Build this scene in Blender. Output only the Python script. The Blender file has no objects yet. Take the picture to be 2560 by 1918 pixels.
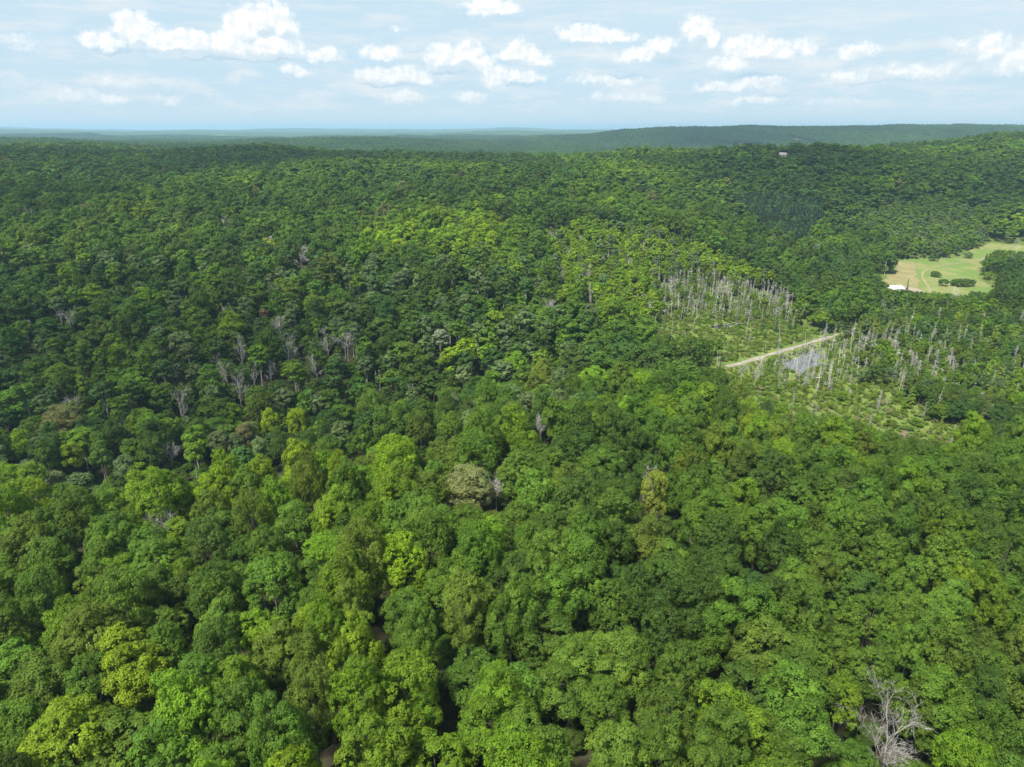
import bpy, math, random
import numpy as np

# ------------------------------------------------------------------ camera, sky, sun, exposure
sc = bpy.context.scene
COL = sc.collection
CAM_Z = 105.0
PITCH = math.radians(19.7)
FPX = 1776.0                       # focal length in pixels of the 2560 x 1918 photograph
CP, SP = math.cos(PITCH), math.sin(PITCH)

cam_data = bpy.data.cameras.new('camera')
cam_data.sensor_width = 36.0
cam_data.lens = 36.0 * FPX / 2560.0
cam_data.clip_start = 0.5
cam_data.clip_end = 60000.0
cam = bpy.data.objects.new('camera', cam_data)
COL.objects.link(cam)
cam.location = (0, 0, CAM_Z)
cam.rotation_euler = (math.radians(90) - PITCH, 0, 0)
sc.camera = cam

SUN_EL, SUN_AZ = math.radians(56), math.radians(-142)    # azimuth clockwise from +Y (view direction)
sun_dir = (math.cos(SUN_EL) * math.sin(SUN_AZ), math.cos(SUN_EL) * math.cos(SUN_AZ), math.sin(SUN_EL))
sun_data = bpy.data.lights.new('sun', 'SUN')
sun_data.energy = 4.9
sun_data.angle = math.radians(7)
sun_data.color = (1.0, 0.95, 0.86)
sun = bpy.data.objects.new('sun', sun_data)
COL.objects.link(sun)
sun.location = (0, 0, 400)
from mathutils import Vector
sun.rotation_euler = Vector(sun_dir).to_track_quat('Z', 'Y').to_euler()

sc.view_settings.view_transform = 'Standard'
sc.view_settings.look = 'None'
sc.view_settings.exposure = 1.10
sc.view_settings.gamma = 1.0
sc.view_settings.use_curve_mapping = False
SKY_STRENGTH = 0.052

sc.render.engine = 'CYCLES'
sc.cycles.max_bounces = 6
sc.cycles.diffuse_bounces = 2
sc.cycles.glossy_bounces = 2
sc.cycles.transmission_bounces = 3
sc.cycles.transparent_max_bounces = 8
sc.cycles.volume_bounces = 1
sc.cycles.use_denoising = True
sc.cycles.denoising_prefilter = 'NONE'
sc.cycles.adaptive_threshold = 0.02
sc.cycles.sample_clamp_indirect = 4.0

RNG = np.random.default_rng(11)

# ------------------------------------------------------------------ node helper
class NT:
    def __init__(self, tree):
        self.t = tree
    def n(self, typ, **kw):
        nd = self.t.nodes.new(typ)
        for k, v in kw.items():
            setattr(nd, k, v)
        return nd
    def put(self, sock, v):
        if isinstance(v, bpy.types.NodeSocket):
            self.t.links.new(v, sock)
        elif v is not None:
            sock.default_value = v
    def m(self, op, a, b=None, c=None, clamp=False):
        nd = self.n('ShaderNodeMath', operation=op, use_clamp=clamp)
        for i, v in enumerate((a, b, c)):
            if v is not None:
                self.put(nd.inputs[i], v)
        return nd.outputs[0]
    def v(self, op, a, b=None, c=None):
        nd = self.n('ShaderNodeVectorMath', operation=op)
        for i, x in enumerate((a, b, c)):
            if x is not None:
                self.put(nd.inputs[i], x)
        return nd.outputs['Value'] if op in ('LENGTH', 'DOT_PRODUCT', 'DISTANCE') else nd.outputs[0]
    def noise(self, vec, scale, detail=4, rough=0.55, dim='3D'):
        nd = self.n('ShaderNodeTexNoise', noise_dimensions=dim)
        if vec is not None:
            self.put(nd.inputs['Vector'], vec)
        nd.inputs['Scale'].default_value = scale
        nd.inputs['Detail'].default_value = detail
        nd.inputs['Roughness'].default_value = rough
        return nd
    def ss(self, x, lo, hi, a=0.0, b=1.0):
        nd = self.n('ShaderNodeMapRange', interpolation_type='SMOOTHSTEP')
        self.put(nd.inputs[0], x)
        for i, v in enumerate((lo, hi, a, b)):
            self.put(nd.inputs[1 + i], v)
        return nd.outputs[0]
    def mix(self, f, a, b, blend='MIX'):
        nd = self.n('ShaderNodeMix', data_type='RGBA', blend_type=blend)
        self.put(nd.inputs[0], f)
        for s, v in ((nd.inputs[6], a), (nd.inputs[7], b)):
            self.put(s, (*v, 1.0) if isinstance(v, tuple) and len(v) == 3 else v)
        return nd.outputs[2]
    def mul(self, col, f):
        return self.v('SCALE', col) if False else self._scale(col, f)
    def _scale(self, col, f):
        nd = self.n('ShaderNodeVectorMath', operation='SCALE')
        self.put(nd.inputs[0], col)
        self.put(nd.inputs[3], f)
        return nd.outputs[0]

# ------------------------------------------------------------------ world: Nishita sky with a field of cumulus
def ang(px, py):
    """azimuth and elevation in degrees of a photograph pixel"""
    u, v = (px - 1280) / FPX, (959 - py) / FPX
    d = (u, CP + v * SP, -SP + v * CP)
    return math.degrees(math.atan2(d[0], d[1])), math.degrees(math.atan2(d[2], math.hypot(d[0], d[1])))

world = bpy.data.worlds.new('World')
sc.world = world
world.use_nodes = True
wt = world.node_tree
wt.nodes.clear()
W = NT(wt)
sky = W.n('ShaderNodeTexSky', sky_type='NISHITA')
sky.sun_disc = False
sky.sun_elevation = SUN_EL
sky.sun_rotation = SUN_AZ
sky.altitude = 300
sky.air_density = 1.0
sky.dust_density = 2.5
sky.ozone_density = 1.0
tc = W.n('ShaderNodeTexCoord')
D = tc.outputs['Generated']
sx = W.n('ShaderNodeSeparateXYZ'); W.put(sx.inputs[0], D)
el = W.m('MULTIPLY', W.m('ARCSINE', sx.outputs[2]), 57.29578)
az = W.m('MULTIPLY', W.m('ARCTAN2', sx.outputs[0], sx.outputs[1]), 57.29578)
comb = W.n('ShaderNodeCombineXYZ')
W.put(comb.inputs[0], az); W.put(comb.inputs[1], el)
P0 = comb.outputs[0]
# billow warp
warp = W.noise(P0, 0.55, 5, 0.6)
wv = W.v('MULTIPLY_ADD', warp.outputs['Color'], (1.7, 1.25, 0), (-0.85, -0.625, 0))
P1 = W.v('ADD', P0, wv)
warp2 = W.noise(P0, 2.1, 3, 0.6)
P2 = W.v('ADD', P1, W.v('MULTIPLY_ADD', warp2.outputs['Color'], (0.6, 0.5, 0), (-0.3, -0.25, 0)))

# puffs: photograph pixel of the middle, half width, half height, strength
PUFFS = [
    (250, 100, 62, 20, .85), (340, 82, 62, 52, 1), (420, 103, 110, 36, 1), (470, 100, 60, 34, 1),
    (560, 108, 60, 30, .9), (620, 72, 62, 66, 1), (655, 48, 45, 42, 1), (705, 60, 42, 58, 1), (660, 112, 100, 38, 1),
    (800, 136, 70, 20, .7), (745, 178, 52, 15, .7),
    (1215, 15, 62, 30, .95), (1265, 22, 40, 22, .8),
    (975, 186, 95, 26, 1), (1030, 198, 55, 16, .8), (955, 128, 60, 24, .75),
    (1115, 140, 52, 34, 1), (1165, 132, 50, 36, 1), (1190, 155, 60, 22, .8),
    (1290, 132, 58, 30, .95), (1345, 145, 50, 22, .8), (1230, 195, 34, 42, .8), (1300, 188, 70, 20, .75),
    (1450, 82, 62, 26, 1), (1500, 92, 80, 20, .9), (1560, 98, 50, 12, .6),
    (1590, 138, 62, 20, .8), (1650, 112, 44, 24, .8), (1742, 75, 46, 40, .95), (1770, 95, 40, 30, .8),
    (1880, 120, 75, 36, .95), (1940, 128, 60, 30, .85), (1830, 155, 90, 24, .7), (2010, 115, 36, 26, .6),
    (1010, 240, 60, 20, .65), (1170, 245, 55, 16, .55), (1520, 200, 110, 14, .6), (1820, 215, 120, 14, .7),
    (1900, 205, 90, 12, .6), (2140, 130, 70, 22, .7), (2300, 180, 130, 26, .55), (2400, 110, 60, 16, .45),
    (2480, 115, 60, 42, .65), (2540, 150, 50, 50, .6), (2120, 190, 80, 20, .5), (1560, 245, 120, 14, .45),
    (180, 240, 75, 18, .55), (290, 205, 90, 22, .42), (280, 245, 55, 16, .5), (420, 250, 60, 14, .45),
    (60, 105, 70, 26, .32), (1000, 65, 40, 10, .35), (1880, 250, 110, 12, .55), (2100, 255, 120, 12, .4),
]
SHADES = [
    (330, 126, 150, 7, .9), (560, 148, 140, 7, .8), (690, 152, 80, 6, .8), (970, 212, 100, 5, .9), (1115, 178, 60, 7, .9),
    (1300, 210, 60, 6, .8), (1220, 45, 60, 9, .35), (1480, 108, 70, 7, .5), (1560, 186, 110, 7, .7), (1870, 190, 90, 10, .8),
    (1680, 150, 50, 16, .5), (2150, 208, 140, 6, .5), (2480, 195, 120, 12, .5), (1950, 240, 90, 6, .5), (2380, 225, 150, 6, .4),
    (300, 165, 110, 7, .35), (250, 265, 120, 8, .3), (1160, 205, 60, 5, .4), (2420, 160, 80, 8, .3),
]
def puff(px, py, w, h, s, P):
    a, e = ang(px, py)
    a2, _ = ang(px + w, py)
    _, e2 = ang(px, py - h)
    ra, re = max(abs(a2 - a), .1), max(abs(e2 - e), .1)
    L = W.v('LENGTH', W.v('MULTIPLY_ADD', P, (1 / ra, 1 / re, 0), (-a / ra, -e / re, 0)))
    return W.m('MULTIPLY', W.m('SUBTRACT', 1.25, L), s)
def smax(vals, k):
    cur = vals[0]
    for x in vals[1:]:
        cur = W.m('SMOOTH_MAX', cur, x, k)
    return cur
dens = smax([puff(*p, P2) for p in PUFFS], 0.12)
P_up = W.v('ADD', P2, (-0.15, 0.75, 0))
dens_up = smax([puff(*p, P_up) for p in PUFFS if p[4] > .55], 0.12)
shad = smax([puff(*p, P1) for p in SHADES], 0.08)
fine = W.noise(P0, 1.35, 6, 0.62)
fine_up = W.noise(W.v('ADD', P0, (-0.25, 0.32, 0)), 1.35, 6, 0.62)
relief = W.m('SUBTRACT', fine.outputs[0], fine_up.outputs[0])
cov = W.ss(W.m('ADD', dens, W.m('MULTIPLY', W.m('SUBTRACT', fine.outputs[0], 0.5), 0.9)), 0.06, 0.62)
# the rest of the sky: the same kind of small cumulus, drawn from a cloud layer overhead
zc = W.m('MAXIMUM', sx.outputs[2], 0.03)
lay = W.n('ShaderNodeCombineXYZ')
W.put(lay.inputs[0], W.m('DIVIDE', sx.outputs[0], zc)); W.put(lay.inputs[1], W.m('DIVIDE', sx.outputs[1], zc))
field = W.noise(lay.outputs[0], 0.55, 7, 0.58)
cfield = W.m('MULTIPLY', W.ss(field.outputs[0], 0.53, 0.72), W.ss(el, 1.0, 5.0))
up = W.ss(el, 10.5, 14.0)
cfield = W.m('MULTIPLY', cfield, W.m('MULTIPLY_ADD', up, 0.65, 0.10))
# thin streaks low over the horizon
st = W.noise(W.v('MULTIPLY', P0, (0.16, 1.1, 1)), 1.0, 5, 0.6)
streak = W.m('MULTIPLY', W.m('MULTIPLY', W.ss(st.outputs[0], 0.42, 0.72), W.ss(el, 0.2, 2.2)), W.ss(el, 12, 7, 0, 0.8))
lowc = W.noise(W.v('MULTIPLY', P1, (0.22, 0.62, 1)), 1.0, 6, 0.62)
lowm = W.m('MULTIPLY', W.m('MULTIPLY', W.ss(lowc.outputs[0], 0.47, 0.66), W.ss(el, 0.6, 2.0)), W.ss(el, 8.5, 4.5, 0, 0.62))
skyc = W._scale(sky.outputs[0], 1.0)
lum = W.n('ShaderNodeRGBToBW'); W.put(lum.inputs[0], skyc)
# hazy summer air: the blue is washed out with white
pale = W.n('ShaderNodeCombineXYZ')
base = W.mix(0.0, skyc, (6.3, 7.75, 8.6))
HAZY = (5.55, 7.25, 8.45)
base = W.mix(W.ss(el, -2, 60, 0.97, 0.55), skyc, HAZY)
base = W.mix(W.ss(el, 3.5, 0.2, 0, 0.5), base, (6.6, 7.5, 7.9))
right = W.ss(az, -20, 38)
base = W.mix(W.m('MULTIPLY', right, W.ss(el, 0, 12, 0.15, 0.62)), base, (6.6, 7.8, 8.5))
white = W.mix(W.ss(relief, -0.10, 0.09), (8.3, 8.75, 9.0), (10.2, 10.2, 10.1))
basal = W.m('MULTIPLY', W.ss(W.m('ADD', dens_up, W.m('MULTIPLY', W.m('SUBTRACT', fine.outputs[0], 0.5), 0.7)), 0.25, 0.95), 0.85)
white = W.mix(W.m('MULTIPLY', basal, W.ss(W.m('SUBTRACT', dens_up, dens), -0.05, 0.40)), white, (6.0, 7.2, 8.1))
white = W.mix(W.ss(el, 7, 1.0, 0, 0.55), white, (7.2, 7.9, 8.3))
blueg = (4.3, 6.0, 7.3)
c1 = W.mix(streak, base, (7.3, 7.95, 8.3))
c1 = W.mix(lowm, c1, (8.1, 8.4, 8.5))
c1 = W.mix(cfield, c1, (8.8, 9.1, 9.3))
c1 = W.mix(W.m('MULTIPLY', W.ss(shad, 0.1, 1.1), 0.75), c1, blueg)
c1 = W.mix(cov, c1, white)
c1 = W.mix(W.m('MULTIPLY', W.ss(shad, 0.15, 1.1), 0.36), c1, (5.2, 6.8, 8.0))
bg = W.n('ShaderNodeBackground')
W.put(bg.inputs[0], c1)
bg.inputs[1].default_value = SKY_STRENGTH
wo = W.n('ShaderNodeOutputWorld')
W.t.links.new(bg.outputs[0], wo.inputs[0])
world.cycles.sampling_method = 'MANUAL'
world.cycles.sample_map_resolution = 512

# ------------------------------------------------------------------ terrain
def vnoise(x, y, seed=0):
    """smooth value noise in -1..1"""
    x = np.asarray(x, float); y = np.asarray(y, float)
    xi, yi = np.floor(x).astype(np.int64), np.floor(y).astype(np.int64)
    fx, fy = x - xi, y - yi
    fx = fx * fx * (3 - 2 * fx); fy = fy * fy * (3 - 2 * fy)
    def h(a, b):
        n = (a * 374761393 + b * 668265263 + seed * 974634777) & 0xFFFFFFFF
        n = ((n ^ (n >> 13)) * 1274126177) & 0xFFFFFFFF
        return ((n ^ (n >> 16)) & 0xFFFF) / 32767.5 - 1.0
    a = h(xi, yi) * (1 - fx) + h(xi + 1, yi) * fx
    b = h(xi, yi + 1) * (1 - fx) + h(xi + 1, yi + 1) * fx
    return a * (1 - fy) + b * fy
def fbm(x, y, seed=0, octs=4):
    s, amp, t = 0.0, 1.0, 0.0
    for i in range(octs):
        s = s + amp * vnoise(x * 2 ** i + 17 * i, y * 2 ** i - 31 * i, seed + i); t += amp; amp *= .5
    return s / t

TC = np.array([-.95, -.68, -.45, -.22, 0.0, .22, .45, .68, .95])          # x / y of the columns
TY = np.array([0, 60, 110, 150, 185, 225, 270, 330, 400, 480, 560, 650, 760, 900, 1050, 1250, 1600, 2100, 2700, 3400, 4200, 5500, 7500, 10000, 14000, 20000])
TZ = np.array([
 # -.95  -.68  -.45  -.22    0   .22   .45   .68   .95
 [   5,    6,    7,    8,    8,    7,    6,    5,    4],   # 0
 [   6,    8,    9,   10,   11,   10,    7,    3,    0],   # 60
 [   8,   10,   10,   11,   13,   12,    9,    6,    3],   # 110
 [   8,   10,   10,   11,   14,   12,    8,    5,    2],   # 150
 [  -4,   -5,   -3,    4,   13,   10,    5,    2,   -1],   # 185
 [ -16,  -18,  -17,  -11,    1,    2,    0,   -1,   -1],   # 225
 [ -13,  -16,  -17,  -14,   -4,    1,    0,    0,    0],   # 270
 [   3,    0,   -2,   -1,    5,    1,    0,    0,    0],   # 330
 [  20,   18,   14,   13,   16,    5,    1,    1,    1],   # 400
 [  31,   29,   25,   23,   26,   13,    2,    1,    2],   # 480
 [  40,   39,   35,   33,   36,   25,    6,    3,    4],   # 560
 [  47,   47,   44,   42,   44,   37,   19,    8,   10],   # 650
 [  53,   53,   51,   50,   51,   48,   37,   24,   28],   # 760
 [  57,   57,   57,   56,   57,   56,   55,   52,   56],   # 900
 [  59,   59,   58,   58,   58,   57,   61,   69,   70],   # 1050
 [  57,   60,   57,   54,   45,   42,   56,   77,   76],   # 1250
 [  52,   55,   48,   40,   20,   20,   30,   60,   78],   # 1600
 [  62,   66,   50,   35,   20,   18,   24,   40,   60],   # 2100
 [  50,   56,   45,   52,   30,   30,   34,   40,   50],   # 2700
 [  40,   40,   35,   45,   44,   92,   99,   92,   88],   # 3400
 [  40,   40,   40,   40,   40,   80,   90,   99,  106],   # 4200
 [  50,   60,   40,   40,   45,   50,   60,   70,   70],   # 5500
 [  92,   84,   72,   62,   76,   60,   50,   70,   70],   # 7500
 [  70,   70,   60,   60,   60,   60,   60,   70,   80],   # 10000
 [ 120,  116,   92,   95,   96,   90,   92,  110,  120],   # 14000
 [  40,   40,   40,   40,   40,   40,   40,   40,   40],   # 20000
], float)
def _cr(p0, p1, p2, p3, t):
    # monotone-ish cubic (Catmull-Rom with reduced tension)
    m1, m2 = 0.38 * (p2 - p0), 0.38 * (p3 - p1)
    t2, t3 = t * t, t * t * t
    return (2 * t3 - 3 * t2 + 1) * p1 + (t3 - 2 * t2 + t) * m1 + (-2 * t3 + 3 * t2) * p2 + (t3 - t2) * m2
def ground(x, y):
    x = np.asarray(x, float); y = np.asarray(y, float)
    yy = np.clip(y, 0, 19999)
    t = np.clip(x / (yy + 40.0) * (1 + 40.0 / (yy + 40.0)) , TC[0], TC[-1] - 1e-6)
    iy = np.clip(np.searchsorted(TY, yy, side='right') - 1, 0, len(TY) - 2)
    ic = np.clip(np.searchsorted(TC, t, side='right') - 1, 0, len(TC) - 2)
    fy = (yy - TY[iy]) / (TY[iy + 1] - TY[iy])
    fc = (t - TC[ic]) / (TC[ic + 1] - TC[ic])
    rows = []
    for k in (-1, 0, 1, 2):
        r = np.clip(iy + k, 0, len(TY) - 1)
        c = [TZ[r, np.clip(ic + j, 0, len(TC) - 1)] for j in (-1, 0, 1, 2)]
        rows.append(_cr(c[0], c[1], c[2], c[3], fc))
    z = _cr(rows[0], rows[1], rows[2], rows[3], fy)
    wet = np.clip((x / np.maximum(y, 1) - .08) / .1, 0, 1) * np.clip((y - 205) / 25, 0, 1) * np.clip((600 - y) / 60, 0, 1)
    k = np.clip((y - 350) / 500, 0, 1)
    z = z + (fbm(x / 55, y / 55, 3, 3) * 1.6 + fbm(x / 190, y / 230, 9, 3) * 12.0 * k) * (1 - wet) * np.clip(1.4 - y / 12000, .3, 1)
    far = np.clip((y - 1700) / 900, 0, 1)
    z = z + far * fbm(x / 620, y / 900, 21, 4) * 12
    z = z + np.clip((y - 4800) / 1500, 0, 1) * np.clip((18500 - y) / 3000, 0, 1) * (fbm(x / 1900, y / 1900, 88, 4) * 44 + 6)
    z = z + 10 * np.exp(-((x - 364) ** 2 + (y - 1000) ** 2) / (2 * 75.0 ** 2))
    return z

def at(px, py, above=0.0):
    """point where the sight line of a photograph pixel meets the terrain (plus a height)"""
    u, v = (px - 1280) / FPX, (959 - py) / FPX
    d = np.array([u, CP + v * SP, -SP + v * CP])
    s = np.concatenate([np.arange(40, 900, 1.0), np.geomspace(900, 16000, 1500)])
    X, Y, Z = d[0] * s, d[1] * s, CAM_Z + d[2] * s
    below = Z < ground(X, Y) + above
    i = int(np.argmax(below)) if below.any() else len(s) - 1
    return float(X[i]), float(Y[i]), float(ground(X[i], Y[i]))
def project(x, y, z):
    """photograph pixel and depth of a world point"""
    dz = z - CAM_Z
    dep = y * CP - dz * SP
    return 1280 + FPX * x / dep, 959 - FPX * (y * SP + dz * CP) / dep, dep
def poly(pts, above=0.0):
    return np.array([at(px, py, above)[:2] for px, py in pts])
def inside(P, x, y):
    x = np.asarray(x, float); y = np.asarray(y, float)
    c = np.zeros(x.shape, bool)
    n = len(P)
    for i in range(n):
        (x1, y1), (x2, y2) = P[i], P[(i + 1) % n]
        if y1 == y2:
            continue
        c ^= ((y1 > y) != (y2 > y)) & (x < (x2 - x1) * (y - y1) / (y2 - y1) + x1)
    return c

FIELD = poly([(2225, 650), (2304, 650), (2396, 645), (2420, 628), (2472, 608), (2560, 615), (2640, 620), (2640, 650), (2560, 640), (2500, 640),
              (2453, 675), (2450, 700), (2488, 721), (2483, 760), (2419, 745), (2304, 745), (2250, 735), (2200, 728), (2190, 710), (2210, 700), (2232, 685)])
MEADOW_A = poly([(1740, 940), (1826, 911), (1940, 884), (2085, 841), (2110, 890), (2110, 935), (2170, 965), (2240, 980), (2290, 1020), (2330, 1060),
                 (2450, 1085), (2560, 1100), (2560, 1130), (2220, 1120), (2097, 1085), (1956, 1065), (1833, 1045), (1760, 1010)])
MEADOW_B = poly([(1600, 825), (1706, 810), (1782, 800), (1867, 808), (1960, 812), (2070, 835), (1941, 888), (1823, 917), (1790, 890), (1700, 870), (1626, 855)])
POND = poly([(1950, 912), (1985, 898), (2020, 882), (2052, 872), (2062, 890), (2060, 916), (2030, 925), (2000, 942), (1975, 948), (1985, 930), (1955, 925)])
POOL = poly([(1775, 821), (1800, 814), (1850, 809), (1856, 813), (1820, 820), (1790, 825)])
PINES = poly([(1825, 498), (1930, 490), (2060, 512), (2060, 560), (1985, 605), (1915, 580), (1870, 545)], 10)
POPLARS = poly([(2150, 520), (2330, 490), (2480, 520), (2480, 600), (2400, 640), (2300, 645), (2250, 610), (2170, 590)], 8)
SNAGS_1 = poly([(1650, 700), (1790, 690), (1990, 745), (2000, 820), (1880, 830), (1700, 830), (1640, 800)], 3)
SNAGS_2 = poly([(1900, 875), (2085, 845), (2130, 860), (2135, 960), (2080, 985), (1950, 960)], 1)
SNAGS_3 = poly([(2120, 845), (2200, 820), (2450, 870), (2400, 945), (2250, 935), (2130, 925)], 5)
RWET = poly([(2090, 830), (2200, 790), (2400, 790), (2700, 800), (2800, 1100), (2560, 1110), (2400, 1095), (2290, 1050), (2230, 1000), (2130, 975), (2095, 905)], 3)
YOUNG = poly([(1330, 590), (1480, 560), (1640, 580), (1800, 640), (1900, 690), (1990, 740), (1900, 800), (1640, 830), (1560, 790), (1480, 750), (1400, 700)], 6)
BRIGHT = poly([(900, 600), (1050, 520), (1300, 590), (1300, 680), (1150, 740), (980, 720), (880, 680)], 12)
ROAD_PX = [(1816, 919), (1840, 913), (1880, 902), (1940, 884), (2000, 866), (2050, 852), (2084, 842), (2130, 826), (2190, 800)]

# ------------------------------------------------------------------ materials
def new_mat(name):
    m = bpy.data.materials.new(name)
    m.use_nodes = True
    m.node_tree.nodes.clear()
    return m, NT(m.node_tree)
def finish(N, shader):
    o = N.n('ShaderNodeOutputMaterial')
    N.t.links.new(shader, o.inputs[0])
def leaf_material(name, trans=0.44, rough=0.6):
    m, N = new_mat(name)
    a = N.n('ShaderNodeAttribute', attribute_type='INSTANCER', attribute_name='tint')
    s = N.n('ShaderNodeAttribute', attribute_type='GEOMETRY', attribute_name='shade')
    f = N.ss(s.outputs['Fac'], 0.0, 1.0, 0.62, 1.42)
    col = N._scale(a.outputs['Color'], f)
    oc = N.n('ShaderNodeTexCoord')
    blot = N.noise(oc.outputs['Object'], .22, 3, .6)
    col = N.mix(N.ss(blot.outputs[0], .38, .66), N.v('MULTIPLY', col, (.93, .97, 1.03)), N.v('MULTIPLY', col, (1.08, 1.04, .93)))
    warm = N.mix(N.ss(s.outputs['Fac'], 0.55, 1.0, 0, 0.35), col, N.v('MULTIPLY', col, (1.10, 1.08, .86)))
    p = N.n('ShaderNodeBsdfPrincipled')
    N.put(p.inputs['Base Color'], warm)
    p.inputs['Roughness'].default_value = rough
    p.inputs['Specular IOR Level'].default_value = 0.10
    t = N.n('ShaderNodeBsdfTranslucent')
    N.put(t.inputs[0], N.v('MULTIPLY', warm, (1.25, 1.35, .6)))
    mx = N.n('ShaderNodeMixShader')
    mx.inputs[0].default_value = trans
    N.t.links.new(p.outputs[0], mx.inputs[1]); N.t.links.new(t.outputs[0], mx.inputs[2])
    finish(N, mx.outputs[0])
    return m
def wood_material(name, c1, c2, scale=3.0):
    m, N = new_mat(name)
    g = N.n('ShaderNodeTexCoord')
    v = N.v('MULTIPLY', g.outputs['Object'], (1, 1, .25))
    nz = N.noise(v, scale, 4, .65)
    p = N.n('ShaderNodeBsdfPrincipled')
    N.put(p.inputs['Base Color'], N.mix(N.ss(nz.outputs[0], .35, .68), c1, c2))
    p.inputs['Roughness'].default_value = .85
    p.inputs['Specular IOR Level'].default_value = .15
    finish(N, p.outputs[0])
    return m
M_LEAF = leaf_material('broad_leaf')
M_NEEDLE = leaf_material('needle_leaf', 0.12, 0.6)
M_BARK = wood_material('brown_bark', (.05, .042, .034), (.14, .12, .10))
M_PALE = wood_material('pale_bark', (.20, .18, .15), (.50, .48, .43))
M_DEAD = wood_material('weathered_grey_wood', (.19, .18, .17), (.38, .365, .345), 1.5)
M_WHITE = wood_material('bleached_white_wood', (.30, .285, .265), (.56, .54, .51), 1.5)

# ------------------------------------------------------------------ mesh helpers: everything is built from quads
def quads_mesh(name, parts):
    """parts: list of (quads Nx4x3, material, shade N)"""
    me = bpy.data.meshes.new(name)
    mats, Q, S, I = [], [], [], []
    for q, mat, sh in parts:
        if len(q) == 0:
            continue
        if mat not in mats:
            mats.append(mat)
        Q.append(q); S.append(np.full(len(q), sh) if np.isscalar(sh) else sh); I.append(np.full(len(q), mats.index(mat)))
    Q = np.concatenate(Q).astype(np.float32); S = np.concatenate(S).astype(np.float32); I = np.concatenate(I).astype(np.int32)
    n = len(Q)
    me.vertices.add(4 * n); me.loops.add(4 * n); me.polygons.add(n)
    me.vertices.foreach_set('co', Q.reshape(-1))
    me.loops.foreach_set('vertex_index', np.arange(4 * n, dtype=np.int32))
    me.polygons.foreach_set('loop_start', np.arange(0, 4 * n, 4, dtype=np.int32))
    me.polygons.foreach_set('material_index', I)
    at_ = me.attributes.new('shade', 'FLOAT', 'FACE')
    at_.data.foreach_set('value', S)
    for m in mats:
        me.materials.append(m)
    me.update(calc_edges=True)
    return me
def norm(v):
    return v / np.maximum(np.linalg.norm(v, axis=-1, keepdims=True), 1e-9)
def leaf_quads(pos, nrm, size, rng, aspect=0.8):
    n = len(pos)
    r = rng.normal(size=(n, 3))
    t = norm(np.cross(nrm, r)); b = np.cross(nrm, t)
    s = size[:, None]
    # kite shaped leaf spray, slightly folded along its middle
    k = rng.uniform(-.25, .25, (n, 1))
    return np.stack([pos - t * s, pos - b * s * aspect * .9 + nrm * s * k, pos + t * s, pos + b * s * aspect * .9 + nrm * s * k], axis=1)
def tube(pts, rad, sides=6):
    pts = np.asarray(pts, float); rad = np.asarray(rad, float)
    d = norm(np.gradient(pts, axis=0))
    ref = np.array([0.31, 0.17, 0.93]) if abs(d[0][2]) < .9 else np.array([1.0, 0.1, 0])
    u = norm(np.cross(d, ref)); w = np.cross(d, u)
    a = np.arange(sides) / sides * 2 * np.pi
    ring = pts[:, None] + rad[:, None, None] * (np.cos(a)[None, :, None] * u[:, None] + np.sin(a)[None, :, None] * w[:, None])
    nx = np.roll(ring, -1, axis=1)
    return np.stack([ring[:-1], nx[:-1], nx[1:], ring[1:]], axis=2).reshape(-1, 4, 3)
def bent(rng, p0, p1, n, wob):
    t = np.linspace(0, 1, n)[:, None]
    p = p0 + (p1 - p0) * t
    off = np.cumsum(rng.normal(scale=wob, size=(n, 3)), axis=0) * np.linalg.norm(p1 - p0) / n
    return p + off * t
def fib(n, rng):
    i = np.arange(n) + .5
    ph = np.arccos(1 - 2 * i / n); th = np.pi * (1 + 5 ** .5) * i + rng.uniform(0, 6.28)
    return np.stack([np.cos(th) * np.sin(ph), np.sin(th) * np.sin(ph), np.cos(ph)], 1)

def crown_quads(rng, R, z0, z1, nl, nc, nf, lsize, lobe=(.30, .46), low=-.7, flat=.85, reach=.66, top=1.0, clump=9.0):
    zc, hz = (z0 + z1) / 2, (z1 - z0) / 2
    d = fib(nl, rng) + rng.normal(scale=.16, size=(nl, 3)); d = norm(d)
    d = d[d[:, 2] > low]
    nl = len(d)
    taper = np.where(d[:, 2] > 0, 1.0 - (1 - top) * d[:, 2], 1.0)
    k = rng.uniform(.82, 1.12, (nl, 1))
    lc = np.stack([d[:, 0] * R * reach * taper, d[:, 1] * R * reach * taper, d[:, 2] * hz * .74], 1) * k + (0, 0, zc)
    lr = R * rng.uniform(*lobe, nl)
    # clumps on each lobe, more on the outer upper side
    cd = norm(rng.normal(size=(nl, nc, 3)) + .8 * d[:, None] + (0, 0, .3))
    cc = lc[:, None] + cd * (lr[:, None] * rng.uniform(.78, 1.06, (nl, nc)))[..., None] * (1, 1, .95)
    cr = np.minimum(lr[:, None] * .5, clump) * rng.uniform(.75, 1.3, (nl, nc))
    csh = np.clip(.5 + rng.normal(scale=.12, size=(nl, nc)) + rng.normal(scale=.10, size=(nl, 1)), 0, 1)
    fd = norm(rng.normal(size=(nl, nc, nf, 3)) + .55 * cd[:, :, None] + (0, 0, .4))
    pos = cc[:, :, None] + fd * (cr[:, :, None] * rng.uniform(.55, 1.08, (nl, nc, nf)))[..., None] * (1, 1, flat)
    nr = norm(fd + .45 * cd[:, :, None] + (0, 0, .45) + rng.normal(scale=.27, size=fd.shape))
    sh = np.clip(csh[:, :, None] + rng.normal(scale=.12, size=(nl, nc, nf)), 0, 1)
    pos, nr, sh = pos.reshape(-1, 3), nr.reshape(-1, 3), sh.reshape(-1)
    size = lsize * rng.uniform(.6, 1.25, len(pos))
    return leaf_quads(pos, nr, size, rng), sh, lc

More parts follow.
